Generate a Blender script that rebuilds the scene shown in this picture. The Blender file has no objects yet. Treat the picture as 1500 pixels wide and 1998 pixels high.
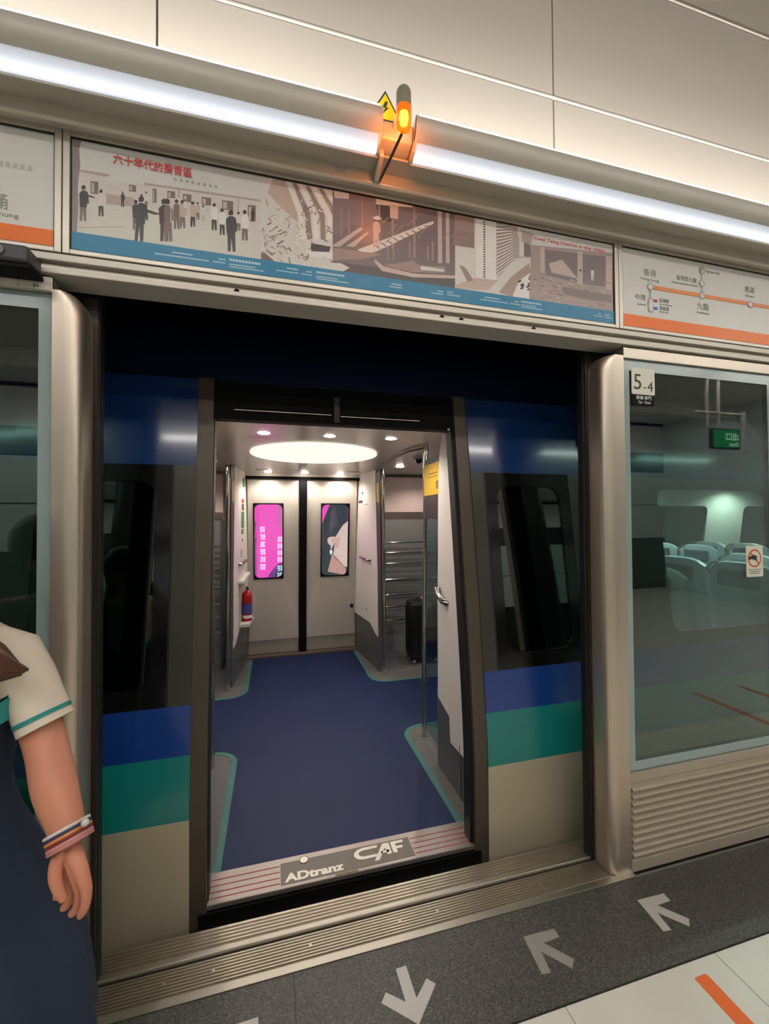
import bpy, bmesh, math, random
from mathutils import Vector, Matrix

random.seed(7)
S = bpy.context.scene
COL = S.collection
PI = math.pi

# ------------------------------------------------------------------ camera
YAW, PIT, ROL = 0.259557, 0.017238, 0.006556
fw = Vector((math.sin(YAW) * math.cos(PIT), math.cos(YAW) * math.cos(PIT), math.sin(PIT)))
rt = Vector((math.cos(YAW), -math.sin(YAW), 0))
dn = fw.cross(rt)
c_, s_ = math.cos(ROL), math.sin(ROL)
rt, dn = c_ * rt + s_ * dn, -s_ * rt + c_ * dn
cd = bpy.data.cameras.new('camera')
cd.sensor_fit = 'VERTICAL'
cd.sensor_height = 36.0
cd.lens = 811.0 * 36.0 / 1998.0
cd.clip_start = 0.02
cam = bpy.data.objects.new('camera', cd)
COL.objects.link(cam)
R3 = Matrix((rt, -dn, -fw)).transposed()
cam.matrix_world = Matrix.Translation((0, -1.455, 1.5)) @ R3.to_4x4()
S.camera = cam

# ------------------------------------------------------------------ world and exposure
w = bpy.data.worlds.new('world'); S.world = w; w.use_nodes = True
w.node_tree.nodes['Background'].inputs[0].default_value = (0.9, 0.95, 1.0, 1)
w.node_tree.nodes['Background'].inputs[1].default_value = 0.0
vs = S.view_settings
vs.view_transform = 'Standard'; vs.look = 'None'; vs.gamma = 1.0; vs.use_curve_mapping = False
vs.exposure = 0.22
S.cycles.max_bounces = 8; S.cycles.diffuse_bounces = 4; S.cycles.glossy_bounces = 4; S.cycles.transparent_max_bounces = 14
S.cycles.caustics_reflective = False; S.cycles.caustics_refractive = False

# light strengths of the built-in and added fixtures
E_STRIP = 1.0      # strip lights on the door header
E_COVE = 19.0       # up-light in the cove behind the header
E_PLAT = 15.0      # linear lights in the platform ceiling
E_DISC = 0.85       # round ceiling light in the train
E_DOWN = 30.0      # train downlights
P_DOWN = 11.0       # watts of each train downlight
E_AD = 1.0         # back-lit advert beyond the far doors

# ------------------------------------------------------------------ helpers
def lin(c):
    o = []
    for v in c:
        v = v / 255.0
        o.append(v / 12.92 if v <= 0.04045 else ((v + 0.055) / 1.055) ** 2.4)
    return (o[0], o[1], o[2], 1.0)

MATS = {}
def mat(name, col, rough=0.5, metal=0.0, spec=0.5, var=0.06, scale=8.0, stretch=None, bump=0.0, emit=0.0,
        coat=0.0, speck=None, rvar=0.0):
    if name in MATS: return MATS[name]
    m = bpy.data.materials.new(name); m.use_nodes = True
    nt = m.node_tree; b = nt.nodes['Principled BSDF']
    tc = nt.nodes.new('ShaderNodeTexCoord'); mp = nt.nodes.new('ShaderNodeMapping')
    nt.links.new(tc.outputs['Object'], mp.inputs['Vector'])
    if stretch: mp.inputs['Scale'].default_value = stretch
    no = nt.nodes.new('ShaderNodeTexNoise'); no.inputs['Scale'].default_value = scale
    no.inputs['Detail'].default_value = 4.0
    nt.links.new(mp.outputs['Vector'], no.inputs['Vector'])
    mx = nt.nodes.new('ShaderNodeMix'); mx.data_type = 'RGBA'
    L = lin(col)
    mx.inputs['A'].default_value = tuple(min(1, v * (1 - var)) for v in L[:3]) + (1,)
    mx.inputs['B'].default_value = tuple(min(1, v * (1 + var)) for v in L[:3]) + (1,)
    if speck:
        rp = nt.nodes.new('ShaderNodeValToRGB')
        rp.color_ramp.elements[0].position = 0.45; rp.color_ramp.elements[1].position = 0.62
        nt.links.new(no.outputs['Fac'], rp.inputs['Fac'])
        nt.links.new(rp.outputs['Color'], mx.inputs['Factor'])
        mx.inputs['B'].default_value = lin(speck)
    else:
        nt.links.new(no.outputs['Fac'], mx.inputs['Factor'])
    nt.links.new(mx.outputs['Result'], b.inputs['Base Color'])
    b.inputs['Roughness'].default_value = rough
    b.inputs['Metallic'].default_value = metal
    b.inputs['Specular IOR Level'].default_value = spec
    if coat: b.inputs['Coat Weight'].default_value = coat; b.inputs['Coat Roughness'].default_value = 0.08
    if rvar:
        mr = nt.nodes.new('ShaderNodeMapRange')
        mr.inputs['To Min'].default_value = max(0, rough - rvar); mr.inputs['To Max'].default_value = rough + rvar
        nt.links.new(no.outputs['Fac'], mr.inputs['Value']); nt.links.new(mr.outputs['Result'], b.inputs['Roughness'])
    if bump:
        bp = nt.nodes.new('ShaderNodeBump'); bp.inputs['Strength'].default_value = bump
        bp.inputs['Distance'].default_value = 0.01
        nt.links.new(no.outputs['Fac'], bp.inputs['Height']); nt.links.new(bp.outputs['Normal'], b.inputs['Normal'])
    if emit:
        nt.links.new(mx.outputs['Result'], b.inputs['Emission Color']); b.inputs['Emission Strength'].default_value = emit
    MATS[name] = m
    return m

def glass(name, tint, ior=1.5, rough=0.0, gain=1.0):
    if name in MATS: return MATS[name]
    m = bpy.data.materials.new(name); m.use_nodes = True
    nt = m.node_tree; nt.nodes.remove(nt.nodes['Principled BSDF'])
    out = nt.nodes['Material Output']
    tr = nt.nodes.new('ShaderNodeBsdfTransparent'); gl = nt.nodes.new('ShaderNodeBsdfGlossy')
    gl.inputs['Roughness'].default_value = rough
    fr = nt.nodes.new('ShaderNodeFresnel')
    ge = nt.nodes.new('ShaderNodeNewGeometry'); mi = nt.nodes.new('ShaderNodeMix'); mi.data_type = 'FLOAT'
    mi.inputs['A'].default_value = ior; mi.inputs['B'].default_value = 1.0 / ior   # the same pane seen from either face
    nt.links.new(ge.outputs['Backfacing'], mi.inputs['Factor']); nt.links.new(mi.outputs['Result'], fr.inputs['IOR'])
    no = nt.nodes.new('ShaderNodeTexNoise'); no.inputs['Scale'].default_value = 3.0
    mx = nt.nodes.new('ShaderNodeMix'); mx.data_type = 'RGBA'
    mx.inputs['A'].default_value = tuple(v * 0.98 for v in tint) + (1,)
    mx.inputs['B'].default_value = tuple(tint) + (1,)
    nt.links.new(no.outputs['Fac'], mx.inputs['Factor'])
    nt.links.new(mx.outputs['Result'], tr.inputs['Color'])
    ms = nt.nodes.new('ShaderNodeMixShader')
    ml = nt.nodes.new('ShaderNodeMath'); ml.operation = 'MULTIPLY'; ml.inputs[1].default_value = gain; ml.use_clamp = True
    nt.links.new(fr.outputs[0], ml.inputs[0])
    nt.links.new(ml.outputs[0], ms.inputs['Fac'])
    nt.links.new(tr.outputs[0], ms.inputs[1]); nt.links.new(gl.outputs[0], ms.inputs[2])
    nt.links.new(ms.outputs[0], out.inputs['Surface'])
    MATS[name] = m
    return m

def vcol_mat(name, rough=0.25, emit=0.0):
    m = bpy.data.materials.new(name); m.use_nodes = True
    nt = m.node_tree; b = nt.nodes['Principled BSDF']
    at = nt.nodes.new('ShaderNodeAttribute'); at.attribute_name = 'Col'
    no = nt.nodes.new('ShaderNodeTexNoise'); no.inputs['Scale'].default_value = 60.0; no.inputs['Detail'].default_value = 5
    mr = nt.nodes.new('ShaderNodeMapRange'); mr.inputs['To Min'].default_value = 0.86; mr.inputs['To Max'].default_value = 1.12
    nt.links.new(no.outputs['Fac'], mr.inputs['Value'])
    mx = nt.nodes.new('ShaderNodeVectorMath'); mx.operation = 'SCALE'
    nt.links.new(at.outputs['Color'], mx.inputs[0]); nt.links.new(mr.outputs['Result'], mx.inputs['Scale'])
    nt.links.new(mx.outputs[0], b.inputs['Base Color'])
    b.inputs['Roughness'].default_value = rough
    if emit:
        nt.links.new(mx.outputs[0], b.inputs['Emission Color']); b.inputs['Emission Strength'].default_value = emit
        b.inputs['Base Color'].default_value = (0.02, 0.02, 0.02, 1)
    return m

W = {}     # world origin of each thing and part
def tag(o, label=None, cat=None, group=None, kind=None):
    if label: o['label'] = label
    if cat: o['category'] = cat
    if group: o['group'] = group
    if kind: o['kind'] = kind
    return o

def thing(name, loc, label, cat, group=None, kind=None):
    o = bpy.data.objects.new(name, None); COL.objects.link(o)
    o.empty_display_size = 0.1; o.location = loc; W[o.name] = Vector(loc)
    return tag(o, label, cat, group, kind)

class MB:
    def __init__(s): s.v = []; s.f = []; s.c = []
    def add(s, vs, fs):
        n = len(s.v); s.v += [tuple(p) for p in vs]; s.f += [tuple(n + i for i in f) for f in fs]; return s
    def box(s, x0, x1, y0, y1, z0, z1):
        return s.add([(x0, y0, z0), (x1, y0, z0), (x1, y1, z0), (x0, y1, z0), (x0, y0, z1), (x1, y0, z1), (x1, y1, z1), (x0, y1, z1)],
                     [(0, 3, 2, 1), (4, 5, 6, 7), (0, 1, 5, 4), (1, 2, 6, 5), (2, 3, 7, 6), (3, 0, 4, 7)])
    def prism(s, poly, axis, a, b):
        """poly in the two other axes (in x,y,z order), extruded along axis from a to b"""
        def P(p, t):
            return [(t, p[0], p[1]), (p[0], t, p[1]), (p[0], p[1], t)][axis]
        n = len(poly)
        vs = [P(p, a) for p in poly] + [P(p, b) for p in poly]
        fs = [tuple(range(n)), tuple(range(2 * n - 1, n - 1, -1))] + [(i, i + n, (i + 1) % n + n, (i + 1) % n) for i in range(n)]
        return s.add(vs, fs)
    def tube(s, path, r, n=10, cap=True):
        path = [Vector(p) for p in path]; m = len(path)
        rs = r if isinstance(r, (list, tuple)) else [r] * m
        rings = []; up = None
        for i, p in enumerate(path):
            t = (path[min(i + 1, m - 1)] - path[max(i - 1, 0)]).normalized()
            if up is None:
                up = Vector((0, 0, 1)) if abs(t.z) < 0.9 else Vector((1, 0, 0))
            u = (up - t * up.dot(t)).normalized(); up = u; v = t.cross(u)
            rings.append([p + (u * math.cos(a) + v * math.sin(a)) * rs[i] for a in [2 * PI * k / n for k in range(n)]])
        vs = [p for r_ in rings for p in r_]
        fs = [(i * n + k, i * n + (k + 1) % n, (i + 1) * n + (k + 1) % n, (i + 1) * n + k) for i in range(m - 1) for k in range(n)]
        if cap: fs += [tuple(range(n - 1, -1, -1)), tuple((m - 1) * n + k for k in range(n))]
        return s.add(vs, fs)
    def lathe(s, prof, cx, cy, n=24, axis=2, base=0.0):
        """prof: list of (radius, height); axis 2 = z up"""
        vs = []
        for r, h in prof:
            for k in range(n):
                a = 2 * PI * k / n; x, y = r * math.cos(a), r * math.sin(a)
                vs.append([(base + h, cx + x, cy + y), (cx + x, base + h, cy + y), (cx + x, cy + y, base + h)][axis])
        m = len(prof)
        fs = [(i * n + k, i * n + (k + 1) % n, (i + 1) * n + (k + 1) % n, (i + 1) * n + k) for i in range(m - 1) for k in range(n)]
        if prof[0][0] > 1e-5: fs.append(tuple(range(n - 1, -1, -1)))
        if prof[-1][0] > 1e-5: fs.append(tuple((m - 1) * n + k for k in range(n)))
        return s.add(vs, fs)
    def loft(s, rings, cap=True):
        n = len(rings[0]); m = len(rings)
        vs = [p for r in rings for p in r]
        fs = [(i * n + k, i * n + (k + 1) % n, (i + 1) * n + (k + 1) % n, (i + 1) * n + k) for i in range(m - 1) for k in range(n)]
        if cap: fs += [tuple(range(n - 1, -1, -1)), tuple((m - 1) * n + k for k in range(n))]
        return s.add(vs, fs)
    def build(s, name, m, parent=None, smooth=None, bevel=0.0, cols=None, subs=0, raw=False):
        if raw:
            o0 = Vector((0, 0, 0))
        elif parent is not None:
            o0 = W[parent.name]
        else:
            xs = [p[0] for p in s.v]; ys = [p[1] for p in s.v]; zs = [p[2] for p in s.v]
            o0 = Vector(((min(xs) + max(xs)) / 2, (min(ys) + max(ys)) / 2, min(zs)))
        me = bpy.data.meshes.new(name)
        me.from_pydata([(p[0] - o0.x, p[1] - o0.y, p[2] - o0.z) for p in s.v], [], s.f)
        bm = bmesh.new(); bm.from_mesh(me)
        bmesh.ops.recalc_face_normals(bm, faces=bm.faces[:]) if cols is None else None
        bm.to_mesh(me); bm.free()
        if cols is not None:
            ca = me.color_attributes.new('Col', 'FLOAT_COLOR', 'CORNER')
            for p in me.polygons:
                for li in p.loop_indices: ca.data[li].color = cols[p.index]
        me.materials.append(m)
        o = bpy.data.objects.new(name, me); COL.objects.link(o)
        if parent is not None: o.parent = parent
        else: o.location = o0
        W[o.name] = o0
        if smooth is not None:
            me.polygons.foreach_set('use_smooth', [True] * len(me.polygons))
            me.set_sharp_from_angle(angle=math.radians(smooth))
        if bevel:
            bv = o.modifiers.new('bevel', 'BEVEL'); bv.width = bevel; bv.segments = 2; bv.limit_method = 'ANGLE'
        if subs:
            sm = o.modifiers.new('subsurf', 'SUBSURF'); sm.levels = subs; sm.render_levels = subs
        return o

def copy_obj(o, parent, loc):
    c = o.copy(); COL.objects.link(c); c.parent = parent; c.location = loc
    return c

def rrect(x0, x1, z0, z1, r, n=5):
    pts = []
    for cx, cz, a0 in ((x1 - r, z1 - r, 0), (x0 + r, z1 - r, 90), (x0 + r, z0 + r, 180), (x1 - r, z0 + r, 270)):
        for k in range(n + 1):
            a = math.radians(a0 + 90 * k / n); pts.append((cx + r * math.cos(a), cz + r * math.sin(a)))
    return pts

TEXTS = []
def text(s, name, m, parent, loc, h, width=None, rot=(PI / 2, 0, 0), align='LEFT', depth=0.0004, squash=1.0, bold=0.0):
    cu = bpy.data.curves.new(name, 'FONT'); cu.body = s; cu.size = h * 1.0; cu.extrude = depth; cu.offset = bold
    cu.align_x = align; cu.resolution_u = 3
    o = bpy.data.objects.new(name, cu); COL.objects.link(o)
    TEXTS.append((o, name, m, parent, Vector(loc), rot, width, align, squash))

def flush_texts():
    dg = bpy.context.evaluated_depsgraph_get(); dg.update()
    for o, name, m, parent, loc, rot, width, align, squash in TEXTS:
        me = bpy.data.meshes.new_from_object(o.evaluated_get(dg))
        xs = [v.co.x for v in me.vertices]
        if not xs: continue
        x0, x1 = min(xs), max(xs)
        sx = width / (x1 - x0) if width else squash
        ref = x0 if align == 'LEFT' else (x0 + x1) / 2
        for v in me.vertices: v.co.x = (v.co.x - ref) * sx
        me.materials.clear(); me.materials.append(m); me.name = name
        cu = o.data; bpy.data.objects.remove(o); bpy.data.curves.remove(cu)
        t = bpy.data.objects.new(name, me); COL.objects.link(t)
        t.parent = parent; t.location = loc - W[parent.name]; t.rotation_euler = rot

def glyph(mb, x, z, w_, h, y, rng):
    """an unreadable far-off character: a few strokes in a square, facing -y"""
    t = h * 0.16
    for k in range(3):
        zz = z + h * (0.1 + 0.33 * k)
        a = rng.uniform(0.0, 0.2) * w_; b = w_ - rng.uniform(0.0, 0.2) * w_
        mb.add([(x + a, y, zz), (x + b, y, zz), (x + b, y, zz + t), (x + a, y, zz + t)], [(0, 1, 2, 3)])
    for k in range(2):
        xx = x + w_ * (rng.uniform(0.05, 0.3) + 0.45 * k)
        mb.add([(xx, y - 1e-5, z), (xx + t, y - 1e-5, z), (xx + t, y - 1e-5, z + h), (xx, y - 1e-5, z + h)], [(0, 1, 2, 3)])

# ------------------------------------------------------------------ materials
STEEL = mat('brushed_steel', (202, 190, 174), 0.36, 0.88, var=0.08, scale=30, stretch=(1, 1, 0.04), rvar=0.06)
STEELH = mat('brushed_steel_horizontal', (198, 187, 172), 0.36, 0.88, var=0.08, scale=30, stretch=(0.04, 1, 1), rvar=0.06)
ALU = mat('worn_aluminium', (176, 168, 156), 0.42, 1.0, var=0.14, scale=14, stretch=(0.3, 1, 1), rvar=0.08)
ALUP = mat('painted_aluminium', (196, 189, 176), 0.38, 0.25, var=0.04, scale=6)
CHROME = mat('polished_chrome', (205, 200, 194), 0.12, 1.0, var=0.03)
BLACK = mat('matt_black', (8, 8, 8), 0.6, var=0.2, spec=0.15)
RUBBER = mat('black_rubber', (20, 19, 18), 0.5, var=0.2)
DKGREY = mat('dark_grey_plastic', (62, 61, 60), 0.45, var=0.1)
WHITEP = mat('interior_white_panel', (214, 205, 197), 0.38, var=0.03, scale=3)
FRIT = mat('pale_glass_border', (142, 158, 156), 0.15, var=0.03)
PSDGLASS = glass('screen_glass', (0.66, 0.80, 0.77), 1.52, 0.0, 1.9)

# ================================================================== SETTING
GRANITE = mat('dark_granite', (66, 64, 60), 0.45, var=0.25, scale=260, speck=(96, 93, 86), spec=0.35)
TILE = mat('cream_floor_tile', (202, 197, 185), 0.32, var=0.05, scale=5)
GROUT = mat('floor_bed', (120, 114, 104), 0.8, var=0.1)
PANEL = mat('wall_panel_enamel', (196, 189, 180), 0.36, var=0.02, scale=2)
JOINT = mat('panel_joint', (90, 84, 76), 0.6)
JOINTL = mat('panel_joint_trim', (206, 200, 190), 0.35, var=0.02)
CEILM = mat('ceiling_panel', (214, 210, 202), 0.5, var=0.03)
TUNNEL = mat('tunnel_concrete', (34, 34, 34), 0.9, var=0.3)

XL, XR, YB = -6.2, 8.2, -5.6     # extent of the platform that is built

# platform floor: bed, granite kerb slabs, tiles
floor = MB().box(XL, XR, YB, 0.0, -0.30, -0.012).build('floor', GROUT)
tag(floor, kind='structure')
slab0 = None; k = 0; x = -5.94
while x < XR - 0.6:
    loc = Vector((x + 0.6, -0.175, -0.006)) - W[floor.name]
    if slab0 is None:
        slab0 = MB().box(-0.5997, 0.5997, -0.155, 0.155, -0.007, 0.006).build('granite_slab', GRANITE, bevel=0.0008, raw=True)
        slab0.parent = floor; slab0.location = loc
    else:
        copy_obj(slab0, floor, loc)
    x += 1.2
tile0 = None
for i in range(-10, 13):
    for j in range(10):
        cx = 0.861 + 0.6 * i + 0.3; cy = -0.335 - 0.3 - 0.6 * j
        if cx > XR - 0.3 or cx < XL + 0.3: continue
        loc = Vector((cx, cy, -0.004)) - W[floor.name]
        if tile0 is None:
            tile0 = MB().box(-0.2988, 0.2988, -0.2988, 0.2988, -0.007, 0.004).build('floor_tile', TILE, bevel=0.0008, raw=True)
            tile0.parent = floor; tile0.location = loc
        else:
            copy_obj(tile0, floor, loc)

# wall above the screen doors: enamel panels with joints
wall = MB().box(XL, XR, 0.17, 0.30, 2.60, 4.80).build('wall_track', JOINT)
tag(wall, kind='structure')
for z0, z1 in ((2.62, 3.415), (3.432, 4.095), (4.112, 4.78)):
    p0 = None
    for i in range(-3, 5):
        x0 = -0.40 + 1.64 * i
        loc = Vector((x0 + 0.82, 0.15, z0)) - W[wall.name]
        if p0 is None:
            p0 = MB().box(-0.8165, 0.8165, 0.0, 0.025, 0.0, z1 - z0).build('wall_panel', PANEL, bevel=0.003, raw=True)
            p0.parent = wall; p0.location = loc
        else:
            copy_obj(p0, wall, loc)
for z in (3.415, 4.095):
    MB().prism([(0.146, z + 0.006), (0.160, z + 0.004), (0.160, z + 0.014), (0.146, z + 0.012)], 0, XL, XR).build('joint_trim', JOINTL, wall)

# ceiling and the wall across the platform (seen in the glass)
ceil = MB().box(XL, XR, YB, -1.25, 3.53, 3.65).build('ceiling', JOINT)
tag(ceil, kind='structure')
cp0 = None
for i in range(9):
    for j in range(5):
        cx = XL + 0.8 + 1.6 * i; cy = YB + 0.43 + 0.86 * j
        loc = Vector((cx, cy, 3.505)) - W[ceil.name]
        if cp0 is None:
            cp0 = MB().box(-0.794, 0.794, -0.424, 0.424, 0.0, 0.03).build('ceiling_panel', CEILM, bevel=0.003, raw=True)
            cp0.parent = ceil; cp0.location = loc
        else:
            copy_obj(cp0, ceil, loc)
for y in (-4.2,):
    MB().box(XL, XR, y - 0.06, y + 0.06, 3.28, 3.506).build('ceiling_beam', CEILM, ceil, bevel=0.01)  # dropped this low to hide the added light row from the glass

o = MB().box(XL, XR, YB, 0.30, 4.80, 4.90).build('ceiling_slot', mat('slot_dark_paint', (128, 124, 116), 0.7)); tag(o, kind='structure')
o = MB().box(XL, XR, -1.25, -1.15, 3.50, 4.80).build('wall_bulkhead', MATS['slot_dark_paint']); tag(o, kind='structure')
FARW = mat('far_wall_panel', (196, 206, 204), 0.35, var=0.05)
FARD = mat('far_wall_dark', (40, 42, 42), 0.3, var=0.1)
wallb = MB().box(XL, XR, YB - 0.15, YB - 0.03, -0.1, 4.80).build('wall_back', FARD)
tag(wallb, kind='structure')
for z0, z1, m_ in ((0.05, 1.05, FARD), (1.07, 1.75, FARW), (1.77, 2.45, FARW), (2.47, 2.85, FARD), (2.87, 3.45, CEILM)):
    p0 = None
    for i in range(9):
        loc = Vector((XL + 0.8 + 1.6 * i, YB - 0.03, z0)) - W[wallb.name]
        if p0 is None:
            p0 = MB().box(-0.79, 0.79, -0.01, 0.03, 0, z1 - z0).build('wall_panel', m_, bevel=0.003, raw=True)
            p0.parent = wallb; p0.location = loc
        else:
            copy_obj(p0, wallb, loc)
for nm, xx in (('wall_left', XL), ('wall_right', XR)):
    o = MB().box(xx - 0.1, xx + 0.1, YB, -0.0, -0.1, 4.8).build(nm, FARW); tag(o, kind='structure')

# linear lights in the platform ceiling; back row added to brighten the wall
LAMPW = mat('warm_lamp_diffuser', (255, 250, 245), 0.6, emit=E_PLAT, var=0.01)
pl0 = None
for y in (-1.85, -2.85, -4.62):
    for i in range(7):
        cx = -4.7 + 1.9 * i
        t = thing('linear_ceiling_light', (cx, y, 3.46), 'long linear ceiling light, %s from the left in the row %s' % (['first', 'second', 'third', 'fourth', 'fifth', 'sixth', 'seventh'][i], {-1.85: 'nearest the train', -2.85: 'in mid-platform', -4.62: 'added to wash the back wall'}[y]), 'ceiling light', 'linear lights in the platform ceiling')
        if pl0 is None:
            a = MB().box(cx - 0.85, cx + 0.85, y - 0.10, y + 0.10, 3.475, 3.507).build('housing', ALUP, t)
            b = MB().box(cx - 0.82, cx + 0.82, y - 0.07, y + 0.07, 3.468, 3.477).build('diffuser', LAMPW, t)
            pl0 = (a, b)
        else:
            for q in pl0: copy_obj(q, t, (0, 0, 0))

# two dark clad pillars on the platform behind the camera (their mirror images darken the train's doors)
PILL = mat('pillar_cladding', (58, 58, 56), 0.35, 0.3, var=0.05)
for x, lb in ((-1.42, 'dark clad platform pillar behind the camera on the left'), (3.32, 'dark clad platform pillar behind the camera on the right')):
    t = thing('platform_pillar', (x, -2.5, 0), lb, 'pillar', 'pillars on the platform')
    MB().lathe([(0.20, 0.0), (0.20, 3.42)], x, -2.5, 32, 2, 0.0).build('shaft', PILL, t, smooth=50)
    MB().lathe([(0.215, 0.0), (0.215, 0.12), (0.205, 0.125)], x, -2.5, 32, 2, 0.0).build('base_ring', STEELH, t, smooth=40)
    MB().lathe([(0.205, 3.40), (0.23, 3.44), (0.23, 3.505)], x, -2.5, 32, 2, 0.0).build('collar', ALUP, t, smooth=40)

# tunnel beyond the train
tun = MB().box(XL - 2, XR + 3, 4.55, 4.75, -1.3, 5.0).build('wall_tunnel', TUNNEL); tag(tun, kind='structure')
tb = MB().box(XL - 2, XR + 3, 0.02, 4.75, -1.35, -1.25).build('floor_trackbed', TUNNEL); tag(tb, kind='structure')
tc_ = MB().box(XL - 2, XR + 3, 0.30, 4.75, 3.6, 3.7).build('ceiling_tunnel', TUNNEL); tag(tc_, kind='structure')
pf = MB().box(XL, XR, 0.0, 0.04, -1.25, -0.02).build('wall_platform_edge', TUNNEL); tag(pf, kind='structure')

# ================================================================== FLOOR MARKINGS
ARROW = mat('reflective_arrow_film', (176, 172, 164), 0.4, var=0.08, scale=20)
ARROWD = mat('worn_arrow_film', (132, 130, 124), 0.4, var=0.12, scale=20)
def arrow_poly(tip, d, L=0.165, w_=0.036, wing=0.125, ang=47):
    d = Vector(d).normalized(); n = Vector((-d.y, d.x))
    tip = Vector(tip)
    def P(a, b): q = tip - d * a + n * b; return (q.x, q.y)
    s, c = math.sin(math.radians(ang)), math.cos(math.radians(ang))
    t = w_ / s
    e1 = (wing * c, wing * s)
    h = w_ / 2
    xin = t + h * c / s
    return [P(0, 0), P(e1[0], e1[1]), P(e1[0] + w_ * s * 0.9, e1[1] - w_ * c * 0.9), P(xin, h), P(L, h), P(L, -h), P(xin, -h),
            P(e1[0] + w_ * s * 0.9, -e1[1] + w_ * c * 0.9), P(e1[0], -e1[1])]
AR = [((1.372, -0.107), (-0.66, 0.75), ARROW, 'pale grey floor arrow farthest right, by the ribbed kick panel'),
      ((0.860, -0.115), (-0.66, 0.75), ARROWD, 'worn dull grey floor arrow between the other two on the granite'),
      ((0.412, -0.262), (0.03, -1), ARROW, 'bright floor arrow pointing away from the train towards the platform'),
      ((-0.050, -0.117), (0.66, 0.75), ARROW, 'pale floor arrow cut off by the lower edge of the picture'),
      ((-0.56, -0.117), (0.66, 0.75), ARROW, 'pale floor arrow hidden beneath the walking person')]
for tip, d, m_, lb in AR:
    o = MB().prism(arrow_poly(tip, d), 2, 0.0, 0.0008).build('floor_arrow', m_)
    tag(o, lb, 'floor arrow', 'boarding arrows on the granite kerb')
ORANGE = mat('orange_tape', (226, 104, 44), 0.45, var=0.06)
for x, lb in ((1.343, 'orange tape line on the cream tiles nearest the camera'), (1.865, 'orange tape line to the right of the nearest one'),
              (3.463, 'orange tape line far right, first of the distant pair'), (3.985, 'orange tape line far right, last of the distant pair'),
              (-0.557, 'orange tape line left of the door by the person')):
    o = MB().prism(rrect(x - 0.026, x + 0.026, -1.30, -0.378, 0.006, 2), 2, 0.0, 0.0006).build('floor_line', ORANGE)
    tag(o, lb, 'floor marking', 'orange queue lines')

# ================================================================== PLATFORM SCREEN DOOR
OX0, OX1 = -0.573, 1.358      # clear opening
psd = thing('platform_screen_door', (0.393, 0.06, 0.0), 'open platform screen door with brushed steel columns and lintel', 'screen door')
def column(x0, x1, side):
    # rounded towards the opening; side=+1: opening on the right
    r = 0.042; pts = []
    if side > 0:
        pts = [(x0, 0.10), (x0, 0.0)] + [(x1 - r + r * math.sin(a), r - r * math.cos(a)) for a in [PI / 2 * k / 8 for k in range(9)]] + [(x1, 0.10)]
    else:
        pts = [(x1, 0.10), (x1, 0.0)] + [(x0 + r - r * math.sin(a), r - r * math.cos(a)) for a in [PI / 2 * k / 8 for k in range(9)]] + [(x0, 0.10)]
    n = len(pts)
    mb = MB(); rings = []
    # the head of the column is rounded off against the lintel
    for z in (0.0, 1.0, 2.13): rings.append([(p[0], p[1], z) for p in pts])
    for k in range(1, 6):
        a = PI / 2 * k / 5; dz = 0.07 * math.sin(a); pull = 0.030 * (1 - math.cos(a))
        rings.append([(p[0] - side * pull * max(0, min(1, ((p[0] - x0) / (x1 - x0)) if side > 0 else (x1 - p[0]) / (x1 - x0))), p[1], 2.13 + dz) for p in pts])
    mb.loft(rings)
    return mb
column(-0.645, OX0, 1).build('column', STEEL, psd, smooth=40)
column(OX1, 1.457, -1).build('column', STEEL, psd, smooth=40)
# rubber edge of the two sliding leaves parked behind the columns
MB().box(-0.640, -0.556, 0.11, 0.155, -0.005, 2.30).build('leaf_edge', RUBBER, psd, bevel=0.01)
MB().box(1.341, 1.450, 0.11, 0.155, -0.005, 2.30).build('leaf_edge', RUBBER, psd, bevel=0.01)
DKFR = mat('dark_bronze_frame', (58, 50, 42), 0.35, 0.6, var=0.1)
MB().box(-0.600, -0.560, 0.102, 0.110, 0.0, 2.28).build('leaf_edge_trim', DKFR, psd)
MB().box(1.346, 1.386, 0.102, 0.110, 0.0, 2.28).build('leaf_edge_trim', DKFR, psd)
# lintel with ridge, groove and lip
lnt = thing('door_lintel', (0.393, 0.04, 2.238), 'pale metal lintel with ridge and lip along the screen doors', 'lintel')
lint = MB().box(XL, XR, 0.012, 0.085, 2.246, 2.318).build('core_bar', ALU, lnt)
MB().prism([(-0.004, 2.287), (0.02, 2.283), (0.02, 2.312), (-0.004, 2.309)], 0, XL, XR).build('ridge', ALUP, lnt, bevel=0.002)
MB().prism([(-0.012, 2.243), (0.085, 2.238), (0.085, 2.252), (-0.012, 2.258)], 0, XL, XR).build('lip', ALUP, lnt, bevel=0.002)
MB().box(XL, XR, 0.165, 0.180, 2.296, 2.312).build('door_track', ALU, lnt, bevel=0.003)
MB().box(XL, XR, 0.13, 0.25, 2.33, 2.62).build('door_gear_cover', BLACK, lnt)
for sx in (-0.12, 0.62, 0.70, 1.02):
    MB().lathe([(0.009, 0), (0.009, 0.004), (0.004, 0.006)], sx, 2.268, 12, 1, 0.006).build('screw', BLACK, lnt)

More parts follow.
